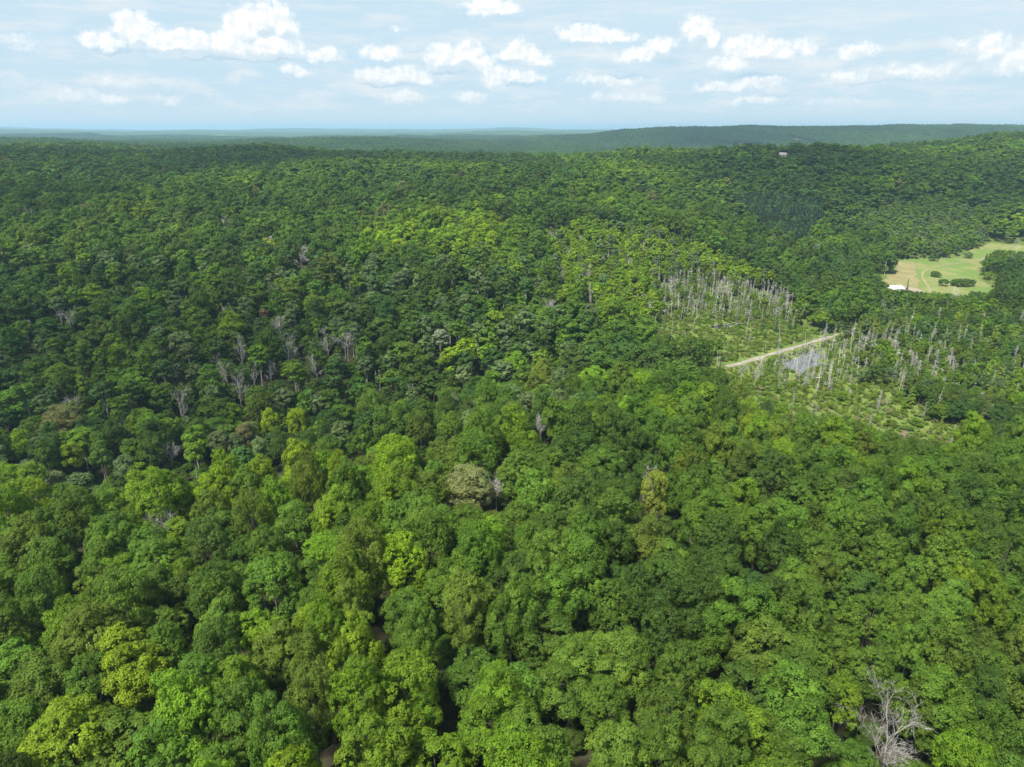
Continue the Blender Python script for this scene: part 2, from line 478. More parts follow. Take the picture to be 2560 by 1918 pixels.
def trunk_quads(rng, h, r, lobes=None, sides=7, nlimb=7, lean=.02):
    top = np.array([rng.normal(scale=lean) * h, rng.normal(scale=lean) * h, h])
    base = bent(rng, np.array([0, 0, -1.0]), top, 9, .03)
    q = [tube(base, np.linspace(r, r * .25, 9) * np.array([1.5] + [1] * 8), sides)]
    if lobes is not None and len(lobes):
        for c in lobes[rng.permutation(len(lobes))[:nlimb]]:
            k = rng.integers(3, 7)
            q.append(tube(bent(rng, base[k], c, 5, .05), np.linspace(r * .42, r * .1, 5), 5))
    return np.concatenate(q)

PROTO = {}           # (kind, level, variant) -> dict(crown mesh, trunk mesh, merged mesh, height)
def add_proto(kind, lod, crown, trunk, h):
    v = len([1 for k in PROTO if k[0] == kind and k[1] == lod])
    PROTO[(kind, lod, v)] = dict(crown_parts=crown, trunk_parts=trunk, h=h, nm='%s_%d_%02d' % (kind, lod, v))
def meshes(key):
    p = PROTO[key]
    if 'crown' not in p:
        p['crown'] = quads_mesh(p['nm'] + '_crown', p['crown_parts'])
        p['trunk'] = quads_mesh(p['nm'] + '_trunk', p['trunk_parts'])
    return p
def merged(key):
    p = PROTO[key]
    if 'all' not in p:
        p['all'] = quads_mesh(p['nm'], p['crown_parts'] + p['trunk_parts'])
    return p

def maple(rng, lod):
    """broad crown of several domes of unequal height that grow into one another"""
    H = 20.0
    R = rng.uniform(5.0, 6.3)
    z0 = rng.uniform(2.0, 4.5)
    nd = int(rng.choice([1, 1, 1, 2, 2]))
    nl, nc, nf, ls, cl = {0: (36 if nd == 1 else 24, 32, 20, .155, .55), 1: (24 if nd == 1 else 18, 16, 8, .35, .75), 2: (18 if nd == 1 else 12, 9, 6, .64, 1.0)}[lod]
    a0 = rng.uniform(0, 6.28)
    Q, S, C = [], [], []
    for k in range(nd):
        a = a0 + k * 6.283 / nd + rng.normal(scale=.35)
        off = R * rng.uniform(.22, .42) if nd > 1 else 0
        rs = R * (rng.uniform(.66, .80) if nd > 1 else rng.uniform(.86, .98))
        top = H if k == 0 else H - rng.uniform(.5, 5.0)
        bot = z0 + rng.uniform(-.5, 3.5)
        q, sh, lc = crown_quads(rng, rs, bot, top, nl, nc, nf, ls, lobe=(.24, .38), top=rng.uniform(.65, .95), reach=rng.uniform(.66, .74), clump=cl * rng.uniform(.8, 1.2), low=-.55)
        o = np.array([math.cos(a) * off, math.sin(a) * off, 0])
        Q.append(q + o); S.append(np.clip(sh + rng.normal(scale=.06), 0, 1)); C.append(lc + o)
    q, sh, lc = np.concatenate(Q), np.concatenate(S), np.concatenate(C)
    tq = trunk_quads(rng, 15, .34, lc, 7 if lod == 0 else 5, 8 if lod == 0 else 3)
    add_proto('maple', lod, [(q, M_LEAF, sh)], [(tq, M_BARK, .5)], H)
def aspen(rng, lod, low=False):
    H = 20.0
    R = rng.uniform(2.7, 3.5)
    z0 = 1.5 if low else rng.uniform(8.0, 11.0)
    nl, nc, nf, ls = {0: (20, 12, 20, .27), 1: (16, 9, 9, .48), 2: (12, 8, 6, .62)}[lod]
    q, sh, lc = crown_quads(rng, R, z0, H, nl, nc, nf, ls, lobe=(.34, .50), flat=.85, top=.8, reach=.62)
    tq = trunk_quads(rng, 17, .20, lc, 6, 6 if lod < 2 else 2, .03)
    add_proto('poplar' if low else 'aspen', lod, [(q, M_LEAF, sh)], [(tq, M_PALE, .5)], H)
def conifer(rng, lod, pine=False):
    H = 16.0
    R = rng.uniform(1.9, 2.4) if not pine else rng.uniform(1.7, 2.1)
    z0 = 1.0 if not pine else 8.0
    nlev, nb, ns = {0: (26, 10, 6), 1: (18, 8, 4), 2: (12, 6, 2)}[lod]
    P, Nn, S, SH = [], [], [], []
    for i in range(nlev):
        f = (i + rng.uniform(-.3, .3)) / nlev
        f = min(max(f, 0), .985)
        z = z0 + (H - z0) * f
        r = R * ((1 - f) ** .75 if not pine else (1 - f ** 3) ** .6 * (.55 + .45 * min(1, f * 4))) * rng.uniform(.75, 1.15) + .12
        for b in range(nb):
            th = rng.uniform(0, 6.283)
            for s in range(ns):
                t = (s + .7) / ns
                rr = r * t * rng.uniform(.85, 1.12)
                P.append((math.cos(th) * rr, math.sin(th) * rr, z - .35 * rr + rng.normal(scale=.12)))
                Nn.append((math.cos(th) * .5 + rng.normal(scale=.4), math.sin(th) * .5 + rng.normal(scale=.4), .9))
                S.append({0: .34, 1: .5, 2: .85}[lod] * rng.uniform(.7, 1.2) * (.7 + .5 * (1 - f)))
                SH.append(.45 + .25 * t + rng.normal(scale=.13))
    q = leaf_quads(np.array(P), norm(np.array(Nn)), np.array(S), rng, .6)
    tq = tube(np.array([(0, 0, -1), (0, 0, H * .5), (0, 0, H)]), np.array([.22, .13, .03]), 6)
    add_proto('pine' if pine else 'spruce', lod, [(q, M_NEEDLE, np.clip(SH, 0, 1))], [(tq, M_BARK, .5)], H)
def snag(rng, lod):
    """dead conifer: thin pole with short drooping grey twigs"""
    H = 14.0
    lean = rng.normal(scale=.085, size=2)
    pole = bent(rng, np.array([0, 0, -1.0]), np.array([lean[0] * H, lean[1] * H, H]), 7, .012)
    tq = tube(pole, np.linspace(.10, .02, 7), 5)
    q = []
    style = rng.integers(0, 4)                      # 0, 1 twiggy; 2 bare pole; 3 broken off
    n = int({0: 90, 1: 60, 2: 30}[lod] * (1, .8, .16, .3)[style])
    bare = rng.uniform(.05, .35) if style < 2 else .5
    mat = M_DEAD if style != 2 else M_WHITE
    if style == 3: tq = tube(pole[:5], np.linspace(.13, .08, 5), 5)
    for i in range(n):
        f = bare + (1 - bare) * rng.uniform(0, .98) * (1 if style != 3 else .3)
        c = np.array([np.interp(f, np.linspace(0, 1, 7), pole[:, k]) for k in range(3)])
        L = (1.55 * (1 - f) + .25) * rng.uniform(.5, 1.2)
        th = rng.uniform(0, 6.283)
        e = c + np.array([math.cos(th) * L, math.sin(th) * L, -.25 * L + rng.normal(scale=.15)])
        q.append(tube(np.array([c, (c + e) / 2 + (0, 0, .08), e]), np.array([.035, .03, .02]) * {0: 1, 1: 1.9, 2: 3}[lod], 3))
        for _ in range(3):
            t = rng.uniform(.3, 1); m = c + (e - c) * t
            e2 = m + rng.normal(scale=.28, size=3) * (1, 1, .7)
            q.append(tube(np.array([m, e2]), np.array([.02, .014]) * {0: 1, 1: 1.9, 2: 3}[lod], 3))
    q = np.concatenate(q)
    add_proto('snag', lod, [(q, mat, .5)], [(tq, mat, .5)], H)
def bare_tree(rng, lod, H=18.0, spread=.44, levels=4, mat=None, r0=.24, first=.28, kids=(9, 6, 5, 3), thin=.022, kind='bare'):
    """leafless dead broadleaf tree"""
    mat = mat or M_WHITE
    tr, cr = [], []
    def grow(p, d, L, r, lev):
        n = 6 if lev < 2 else 4
        end = p + d * L
        c = bent(rng, p, end, n, .13 if lev else .05)
        r = max(r, thin)
        (tr if lev == 0 else cr).append(tube(c, np.maximum(np.linspace(r, r * (.42 if lev < 3 else .3), n), thin * .5), 6 if lev == 0 else (4 if lev == 1 else 3)))
        if lev >= levels:
            return
        for k in range(kids[min(lev, len(kids) - 1)]):
            f = rng.uniform(first if lev == 0 else .25, 1.0)
            i = min(int(f * (n - 1)), n - 2); g = f * (n - 1) - i
            q = c[i] * (1 - g) + c[i + 1] * g
            side = rng.normal(size=3); side -= d * side.dot(d); side = norm(side)
            nd = norm(d * rng.uniform(.5, .9) + side * rng.uniform(.5, 1.2) * spread * 1.6 + np.array([0, 0, .38 if lev < 2 else .12]))
            grow(q, nd, L * rng.uniform(.38, .62), r * (1 - .55 * f) * rng.uniform(.45, .62), lev + 1)
    grow(np.array([0, 0, -1.0]), norm(np.array([rng.normal(scale=.05), rng.normal(scale=.05), 1])), H * .72, r0, 0)
    q = np.concatenate(cr)
    k = H / q[..., 2].max()
    add_proto(kind, lod, [(q * k, mat, .5)], [(np.concatenate(tr) * k, mat, .5)], H)
def bush(rng, lod):
    H = 3.0
    q, sh, lc = crown_quads(rng, 1.7, .1, H, {0: 16, 1: 10}[lod], {0: 9, 1: 6}[lod], {0: 10, 1: 6}[lod], {0: .2, 1: .34}[lod], low=-.3)
    tq = trunk_quads(rng, 1.8, .08, lc, 5, 5)
    add_proto('bush', lod, [(q, M_LEAF, sh)], [(tq, M_BARK, .5)], H)

g = np.random.default_rng(5)
for _ in range(12): maple(g, 0)
for _ in range(10): maple(g, 1)
for _ in range(8): maple(g, 2)
for L, n in ((0, 5), (1, 5), (2, 4)):
    for _ in range(n): aspen(g, L)
for L, n in ((1, 5), (2, 4)):
    for _ in range(n): aspen(g, L, True)
for L, n in ((0, 4), (1, 4), (2, 3)):
    for _ in range(n): conifer(g, L)
for L, n in ((1, 4), (2, 3)):
    for _ in range(n): conifer(g, L, True)
for L, n in ((0, 8), (1, 12), (2, 4)):
    for _ in range(n): snag(g, L)
for _ in range(6): bare_tree(g, 0, spread=g.uniform(.38, .85), first=g.uniform(.22, .5), kids=(int(g.integers(6, 11)), 6, 5, 3))
bare_tree(np.random.default_rng(42), 0, H=22, spread=.50, levels=4, kids=(12, 7, 5, 3), r0=.30, first=.22, thin=.024, kind='giant', mat=M_DEAD)
for _ in range(6): bare_tree(g, 1, levels=3, spread=g.uniform(.38, .85), first=g.uniform(.22, .5), kids=(int(g.integers(6, 11)), 6, 5), thin=.036)
for _ in range(3): bare_tree(g, 2, levels=2, kids=(12, 9), r0=.34, thin=.08)
for L, n in ((0, 4), (1, 4)):
    for _ in range(n): bush(g, L)
NVAR = {}
for (k, l, v) in PROTO:
    NVAR[(k, l)] = max(NVAR.get((k, l), 0), v + 1)

# a piece of far canopy, some thirty crowns, for woods a mile and more away
def canopy_piece(i, rng):
    parts = []
    for gx in range(6):
        for gy in range(6):
            x, y = (gx - 2.5) * 7.6 + rng.normal(scale=1.7), (gy - 2.5) * 7.6 + rng.normal(scale=1.7)
            q, sh, lc = crown_quads(rng, rng.uniform(3.6, 5.2), 2, rng.uniform(14, 20), 8, 4, 4, 1.5)
            parts.append((q + np.array([x, y, 0]), M_LEAF, np.clip(sh + rng.normal(scale=.16), 0, 1)))
    return quads_mesh('canopy_piece_%02d' % i, parts)

# ------------------------------------------------------------------ setting: ground sheet to the horizon
def ground_material():
    m, N = new_mat('forest_floor')
    g_ = N.n('ShaderNodeNewGeometry')
    n1 = N.noise(g_.outputs['Position'], .35, 6, .6)
    n2 = N.noise(g_.outputs['Position'], .012, 6, .65)
    floor = N.mix(N.ss(n1.outputs[0], .35, .65), (.030, .026, .016), (.045, .050, .020))
    canopy = N.mix(N.ss(n2.outputs[0], .38, .62), (.028, .055, .022), (.055, .085, .030))
    sp = N.n('ShaderNodeSeparateXYZ'); N.put(sp.inputs[0], g_.outputs['Position'])
    p = N.n('ShaderNodeBsdfPrincipled')
    N.put(p.inputs['Base Color'], N.mix(N.ss(sp.outputs[1], 4300, 5200), floor, canopy))
    p.inputs['Roughness'].default_value = .95
    p.inputs['Specular IOR Level'].default_value = .1
    finish(N, p.outputs[0])
    return m
def grid_mesh(name, X, Y, Z, mat):
    ny, nx = X.shape
    me = bpy.data.meshes.new(name)
    V = np.stack([X, Y, Z], -1).reshape(-1, 3)
    i = np.arange(ny * nx).reshape(ny, nx)
    F = np.stack([i[:-1, :-1], i[:-1, 1:], i[1:, 1:], i[1:, :-1]], -1).reshape(-1, 4)
    me.vertices.add(len(V)); me.loops.add(F.size); me.polygons.add(len(F))
    me.vertices.foreach_set('co', V.astype(np.float32).reshape(-1))
    me.loops.foreach_set('vertex_index', F.astype(np.int32).reshape(-1))
    me.polygons.foreach_set('loop_start', np.arange(0, F.size, 4, dtype=np.int32))
    me.update(calc_edges=True)
    me.polygons.foreach_set('use_smooth', np.ones(len(F), bool))
    me.materials.append(mat)
    return me
def link(name, data, parent=None, **props):
    o = bpy.data.objects.new(name, data)
    COL.objects.link(o)
    if parent is not None:
        o.parent = parent
    for k, v in props.items():
        o[k] = v
    return o
ang_ = np.radians(np.linspace(-66, 66, 300))
rad_ = np.concatenate([np.linspace(40, 1300, 420), np.geomspace(1303, 20800, 230)])
AA, RR = np.meshgrid(ang_, rad_)
GX, GY = RR * np.sin(AA), RR * np.cos(AA) - 260
link('ground', grid_mesh('ground', GX, GY, ground(GX, GY), ground_material()), kind='structure')

def sheet(name, P, mat, lift, step=2.0, rough=1.5, kind='structure'):
    """a sheet draped on the terrain inside an outline, with an uneven edge"""
    x0, y0 = P.min(0) - 4; x1, y1 = P.max(0) + 4
    xs, ys = np.arange(x0, x1, step), np.arange(y0, y1, step)
    X, Y = np.meshgrid(xs, ys)
    me = bpy.data.meshes.new(name)
    cx, cy = X[:-1, :-1] + step / 2, Y[:-1, :-1] + step / 2
    wx = fbm(cx / 7, cy / 7, 31, 2) * rough; wy = fbm(cx / 7, cy / 7, 57, 2) * rough
    keep = inside(P, cx + wx, cy + wy)
    i = np.arange(X.size).reshape(X.shape)
    F = np.stack([i[:-1, :-1], i[:-1, 1:], i[1:, 1:], i[1:, :-1]], -1)[keep]
    V = np.stack([X, Y, ground(X, Y) + lift], -1).reshape(-1, 3)
    used, inv = np.unique(F, return_inverse=True)
    me.from_pydata(V[used].tolist(), [], inv.reshape(-1, 4).tolist())
    me.polygons.foreach_set('use_smooth', np.ones(len(me.polygons), bool))
    me.materials.append(mat)
    return link(name, me, kind=kind)
def two_tone(name, cols, s1, s2, rough=.95, spec=.1):
    m, N = new_mat(name)
    g_ = N.n('ShaderNodeNewGeometry')
    a = N.noise(g_.outputs['Position'], s1, 5, .6); b = N.noise(g_.outputs['Position'], s2, 5, .65)
    c = N.mix(N.ss(a.outputs[0], .42, .58), cols[0], cols[1])
    c = N.mix(N.ss(b.outputs[0], .45, .66, 0, .8), c, cols[2])
    p = N.n('ShaderNodeBsdfPrincipled')
    N.put(p.inputs['Base Color'], c)
    p.inputs['Roughness'].default_value = rough
    p.inputs['Specular IOR Level'].default_value = spec
    finish(N, p.outputs[0])
    return m
M_FIELD = two_tone('dry_pasture', ((.095, .150, .034), (.165, .170, .065), (.11, .145, .04)), .035, .16)
M_MEADOW = two_tone('wet_meadow', ((.085, .135, .024), (.115, .155, .028), (.08, .088, .035)), .06, .5)
M_ROAD = two_tone('sandy_gravel', ((.20, .18, .145), (.25, .225, .185), (.16, .145, .10)), .3, 2.0)
M_MUD = two_tone('damp_mud', ((.10, .075, .05), (.13, .10, .065), (.07, .06, .035)), .3, 1.0, .7, .3)
sheet('undergrowth', YOUNG, two_tone('scrubby_ground', ((.07, .11, .022), (.10, .14, .026), (.07, .07, .035)), .08, .6), .10)
sheet('undergrowth', RWET, bpy.data.materials['scrubby_ground'], .10)
sheet('undergrowth', SNAGS_1, bpy.data.materials['scrubby_ground'], .12)
sheet('undergrowth', poly([(2050, 560), (2300, 560), (2700, 560), (2750, 800), (2500, 830), (2200, 800), (2060, 760)]), bpy.data.materials['scrubby_ground'], .12, 4.0)
sheet('undergrowth', poly([(1560, 790), (1700, 770), (2140, 790), (2240, 1010), (2320, 1090), (2200, 1110), (1900, 1060), (1700, 1000)]), bpy.data.materials['scrubby_ground'], .11, 3.0)
sheet('field', FIELD, M_FIELD, .2)
sheet('meadow', MEADOW_A, M_MEADOW, .14)
sheet('meadow', MEADOW_B, M_MEADOW, .14)
def strip(name, pts, width, mat, lift, wob=.25):
    pts = np.array(pts)
    seg = np.r_[0, np.cumsum(np.linalg.norm(np.diff(pts, axis=0), axis=1))]
    s = np.arange(0, seg[-1], 1.5)
    c = np.stack([np.interp(s, seg, pts[:, k]) for k in (0, 1)], 1)
    for _ in range(12):
        c[1:-1] = (c[:-2] + c[1:-1] * 2 + c[2:]) / 4
    d = norm(np.gradient(c, axis=0)); n = np.stack([-d[:, 1], d[:, 0]], 1)
    cols = np.linspace(-.5, .5, 5)
    w = width * (1 + wob * fbm(s / 6, s * 0 + 3, 12, 2))[:, None, None]
    P = c[:, None] + n[:, None] * (cols[None, :, None] * w)
    Z = ground(P[..., 0], P[..., 1]) + lift
    return link(name, grid_mesh(name, P[..., 0], P[..., 1], Z, mat), kind='structure')
ROAD = np.array([at(*p)[:2] for p in ROAD_PX])
strip('road', ROAD, 2.5, M_ROAD, .3, .6)
TRACK = [at(*p)[:2] for p in ((2327, 742), (2322, 720), (2308, 700), (2304, 688), (2312, 678), (2330, 671), (2365, 664), (2420, 657), (2450, 652), (2480, 636), (2530, 630))]
strip('path', TRACK, 1.7, two_tone('worn_track', ((.19, .18, .10), (.17, .17, .08), (.22, .20, .12)), .3, 1.0), .34)
sheet('dry_field', poly([(2215, 700), (2232, 680), (2240, 655), (2285, 655), (2290, 675), (2290, 690), (2300, 712), (2290, 730), (2250, 728), (2205, 722)]), two_tone('dry_tan_grass', ((.17, .155, .075), (.21, .18, .09), (.13, .145, .05)), .09, .35), .27, 1.5, 4.0)
MUD = poly([(2228, 1104), (2250, 1085), (2262, 1072), (2272, 1076), (2268, 1092), (2250, 1106), (2240, 1118), (2225, 1116)])
sheet('mud_bank', MUD, M_MUD, .2, 1.0, 1.0)
GRAVEL = poly([(2195, 722), (2225, 722), (2265, 716), (2306, 728), (2296, 736), (2240, 738)])
sheet('gravel_yard', GRAVEL, two_tone('pale_gravel', ((.22, .19, .15), (.18, .155, .12), (.26, .235, .20)), .3, 1.0), .3, 1.0)
def water_material(base):
    m, N = new_mat('pond_water')
    g_ = N.n('ShaderNodeNewGeometry')
    p = N.n('ShaderNodeBsdfPrincipled')
    p.inputs['Base Color'].default_value = (*base, 1)
    p.inputs['Roughness'].default_value = .06
    p.inputs['Specular IOR Level'].default_value = 1.0
    p.inputs['IOR'].default_value = 1.6
    nz = N.noise(g_.outputs['Position'], 1.5, 3, .5)
    b = N.n('ShaderNodeBump'); b.inputs['Strength'].default_value = .06
    N.put(b.inputs['Height'], nz.outputs[0]); N.t.links.new(b.outputs[0], p.inputs['Normal'])
    finish(N, p.outputs[0])
    return m
M_WATER = water_material((.085, .09, .088))
sheet('pond_water', POND, M_WATER, .26, .5, 5.0)
sheet('pond_water', POOL, water_material((.015, .015, .011)), .26, .5, 2.5)

# ------------------------------------------------------------------ trees
PAL = dict(
    deep=(.062, .110, .019), green=(.086, .152, .020), bluish=(.062, .122, .026), olive=(.102, .152, .021), fresh=(.118, .198, .016),
    lime=(.150, .226, .014), spring=(.172, .262, .016), yellow=(.200, .265, .016), gold=(.190, .205, .035), tan=(.165, .170, .065), grey=(.110, .160, .058), silver=(.24, .30, .18),
    rust=(.17, .11, .06), needle=(.040, .080, .023), dark=(.019, .035, .018), larch=(.118, .165, .026), brown=(.075, .088, .036))
PALK = list(PAL)
T = dict(x=[], y=[], kind=[], h=[], w=[], col=[], hero=[])
def put(x, y, kind, h, w, col, hero=''):
    T['x'].append(float(x)); T['y'].append(float(y)); T['kind'].append(kind)
    T['h'].append(float(h)); T['w'].append(float(w)); T['col'].append(col); T['hero'].append(hero)
def in_frame(x, y, z, mx=160, my=260):
    px, py, d = project(x, y, z)
    return (px > -mx) & (px < 2560 + mx) & (py < 1918 + my) & (d > 5)
def grid_pts(y0, y1, step, seed):
    r = np.random.default_rng(seed)
    ys = np.arange(y0, y1, step * .87)
    out = []
    for j, y in enumerate(ys):
        w = .80 * y + 75
        xs = np.arange(-w, w, step) + (step / 2 if j % 2 else 0)
        out.append(np.stack([xs + r.uniform(-.36, .36, len(xs)) * step, y + r.uniform(-.36, .36, len(xs)) * step], 1))
    p = np.concatenate(out)
    z = ground(p[:, 0], p[:, 1])
    return p[in_frame(p[:, 0], p[:, 1], z + 10)]
def near_line(P, x, y, d):
    best = np.full(np.shape(x), 1e9)
    for (x1, y1), (x2, y2) in zip(P[:-1], P[1:]):
        vx, vy = x2 - x1, y2 - y1
        t = np.clip(((x - x1) * vx + (y - y1) * vy) / (vx * vx + vy * vy), 0, 1)
        best = np.minimum(best, np.hypot(x - x1 - t * vx, y - y1 - t * vy))
    return best < d
def zones(p):
    x, y = p[:, 0], p[:, 1]
    wx, wy = x + 4 * fbm(x / 14, y / 14, 40, 2), y + 4 * fbm(x / 14, y / 14, 44, 2)
    Z = np.array(['wood'] * len(p), dtype=object)
    for nm, P in (('young', YOUNG), ('rwet', RWET), ('poplars', POPLARS), ('pines', PINES), ('snags3', SNAGS_3), ('snags1', SNAGS_1), ('meadow', MEADOW_A), ('meadow', MEADOW_B)):
        Z[inside(P, wx, wy)] = nm
    s2 = inside(SNAGS_2, wx, wy); Z[s2] = 'snags2'
    Z[inside(FIELD, x, y)] = 'field'
    for P in (POND, POOL, MUD, GRAVEL):
        Z[inside(P, x, y)] = 'open'
    Z[near_line(ROAD[:8], x, y, 3.6)] = 'open'
    return Z
R2 = np.random.default_rng(77)
HEROES = []
def near_hero(x, y, d):
    return any((x - a) ** 2 + (y - b) ** 2 < d * d for a, b, _ in HEROES)

PROTECT = []
def protect_px(pts, above, w):
    for px, py in pts:
        x, y, z = at(px, py)
        PROTECT.append((x, y, z + above, w))
protect_px([(2215, 690), (2250, 700), (2300, 705), (2340, 715), (2400, 722), (2440, 730), (2380, 735), (2300, 730), (2460, 690)], 0.3, 9)
protect_px([(2480, 625), (2530, 628)], .5, 10)
protect_px([(1830, 915), (1870, 905), (1910, 893), (1960, 878), (2010, 863), (2060, 850)], .3, 1.2)
protect_px([(1990, 915), (2010, 905), (2040, 895), (2050, 885)], .3, 2.0)
protect_px([(1660, 840), (1700, 845), (1750, 850), (1800, 850), (1850, 850), (1900, 850), (1960, 850), (1780, 820), (1830, 812)], .6, 5)
protect_px([(2245, 1092), (2210, 1080), (2180, 1065), (2150, 1055), (2120, 1048), (2080, 1042), (2040, 1036), (2000, 1025), (1950, 1010), (1900, 1000), (2290, 1098), (2340, 1102)], .4, 5)
HOUSE = (364.0, 1000.0, float(ground(364, 1000)))
PROTECT.append((HOUSE[0], HOUSE[1], HOUSE[2] + 1.5, 7.0))
SHED = at(2236, 727)
PROTECT.append((SHED[0], SHED[1], SHED[2] + 1.2, 6.0))

# ---- trees one can single out in the photograph: pixel of the crown's top, kind, height, width factor, colour, how it looks
HERO = [
    (2256, 1735, 'giant', 19.5, 1.05, 'silver', 'big pale grey dead tree, bare and many-branched, in the lower right corner'),
    (400, 1268, 'bare', 15, .8, 'silver', 'slender leafless grey tree standing alone among green crowns on the left slope'),
    (1555, 1640, 'bare', 12, .5, 'silver', 'dark leafless branches in the gap between green crowns, bottom centre right'),
    (1000, 1335, 'maple', 20, .95, 'lime', 'brightest lime green maple on the near slope, left of the middle'),
    (160, 1775, 'maple', 19, 1.15, 'lime', 'lime green maple in the bottom left corner'),
    (310, 1575, 'maple', 21, 1.15, 'lime', 'large yellow-green maple above the bottom left corner'),
    (1170, 1170, 'maple', 17, 1.15, 'tan', 'tan half-withered broad crown on the ridge in the middle'),
    (1240, 1185, 'bare', 14, .6, 'silver', 'thin bare branches rising beside the tan half-withered crown'),
    (1640, 1175, 'maple', 19, .62, 'gold', 'golden yellow tree in the dark hollow on the near slope'),
    (1615, 1160, 'bare', 19, .55, 'silver', 'bare grey twigs beside the golden yellow tree'),
    (170, 1100, 'maple', 19, 1.05, 'lime', 'yellow-green maple in the valley at the left edge'),
    (672, 1022, 'maple', 18, .72, 'yellow', 'left one of two yellow maples at the foot of the ridge'),
    (738, 1018, 'maple', 18, .66, 'yellow', 'right one of two yellow maples at the foot of the ridge'),
    (30, 1075, 'maple', 18, .8, 'lime', 'yellow-green maple cut by the left edge, above the ridge'),
    (1350, 1030, 'bare', 15, .55, 'silver', 'bare grey treetop on the ridge below the middle'),
    (595, 835, 'bare', 20, .55, 'silver', 'tall white dead tree, uppermost of the bleached group on the left'),
    (560, 885, 'bare', 18, .8, 'silver', 'bleached dead tree with wide bare limbs in the left valley'),
    (590, 920, 'bare', 21, .6, 'silver', 'tall forked white dead tree in the middle of the bleached group'),
    (628, 895, 'bare', 18, .5, 'silver', 'white dead tree at the side of the tall forked one'),
    (440, 965, 'bare', 19, .75, 'silver', 'dead tree with twisted white limbs left of the bleached group'),
    (715, 830, 'bare', 19, .9, 'silver', 'grey dead tree with a broad fan of twigs'),
    (815, 815, 'bare', 19, .8, 'silver', 'silvery dead tree, left one of a pair below the hillside'),
    (865, 822, 'bare', 19, .8, 'silver', 'silvery dead tree, right one of a pair below the hillside'),
    (785, 880, 'bare', 17, .55, 'silver', 'small forked pale dead tree beneath the silvery pair'),
    (672, 900, 'bare', 14, .5, 'silver', 'short pale dead tree among green crowns in the left valley'),
    (748, 612, 'bare', 19, 1.0, 'silver', 'round bare grey tree among dark green crowns on the far left slope'),
    (1100, 828, 'aspen', 18, 1.3, 'silver', 'silvery leaved tree below the bright hillside in the middle'),
    (934, 892, 'snag', 19, .35, 'silver', 'taller one of two bleached trunks left of the middle'),
    (945, 925, 'snag', 17, .35, 'silver', 'shorter one of two bleached trunks left of the middle'),
    (335, 520, 'maple', 15, .8, 'yellow', 'small yellow tree on the far left hillside'),
    (636, 465, 'maple', 15, .8, 'gold', 'golden tree high on the far left hillside'),
    (660, 772, 'maple', 9, .6, 'rust', 'small reddish tree in the left valley'),
    (1895, 880, 'bare', 17, .6, 'silver', 'bright white dead tree beside the near end of the sandy road'),
    (1858, 900, 'bare', 13, .5, 'silver', 'small white dead tree in the meadow left of the brightest one'),
    (1828, 690, 'bare', 17, .5, 'silver', 'white dead tree with stubby limbs above the drowned trunks'),
    (1405, 660, 'bare', 16, .7, 'silver', 'white dead tree, left one of a pair in the young growth'),
    (1470, 655, 'bare', 16, .6, 'silver', 'white dead tree, right one of a pair in the young growth'),
    (1480, 710, 'bare', 15, .4, 'silver', 'forked white trunk at the edge of the young growth'),
    (168, 770, 'bare', 17, .8, 'silver', 'bare brown tree high on the left slope'),
    (1660, 785, 'snag', 16, .4, 'silver', 'pale leaning trunk at the left end of the drowned trunks'),
    (2272, 698, 'spruce', 11, .95, 'brown', 'dark narrow column-shaped conifer beside the white shed'),
]
def top_of(px, py, h):
    x, y, z = at(px, py, h)
    return x, y
for px, py, kind, h, w, col, lab in HERO:
    x, y = top_of(px, py, h * .97)
    HEROES.append((x, y, 4.0 if kind == 'maple' else 3.0 if y > 215 or kind == 'giant' else .8))
    put(x, y, kind, h, w, col, lab)
HEROA = np.array(HEROES)
def clear_of_heroes(p, extra=0.0):
    d = np.hypot(p[:, None, 0] - HEROA[None, :, 0], p[:, None, 1] - HEROA[None, :, 1])
    return (d > HEROA[None, :, 2] + extra).all(1)

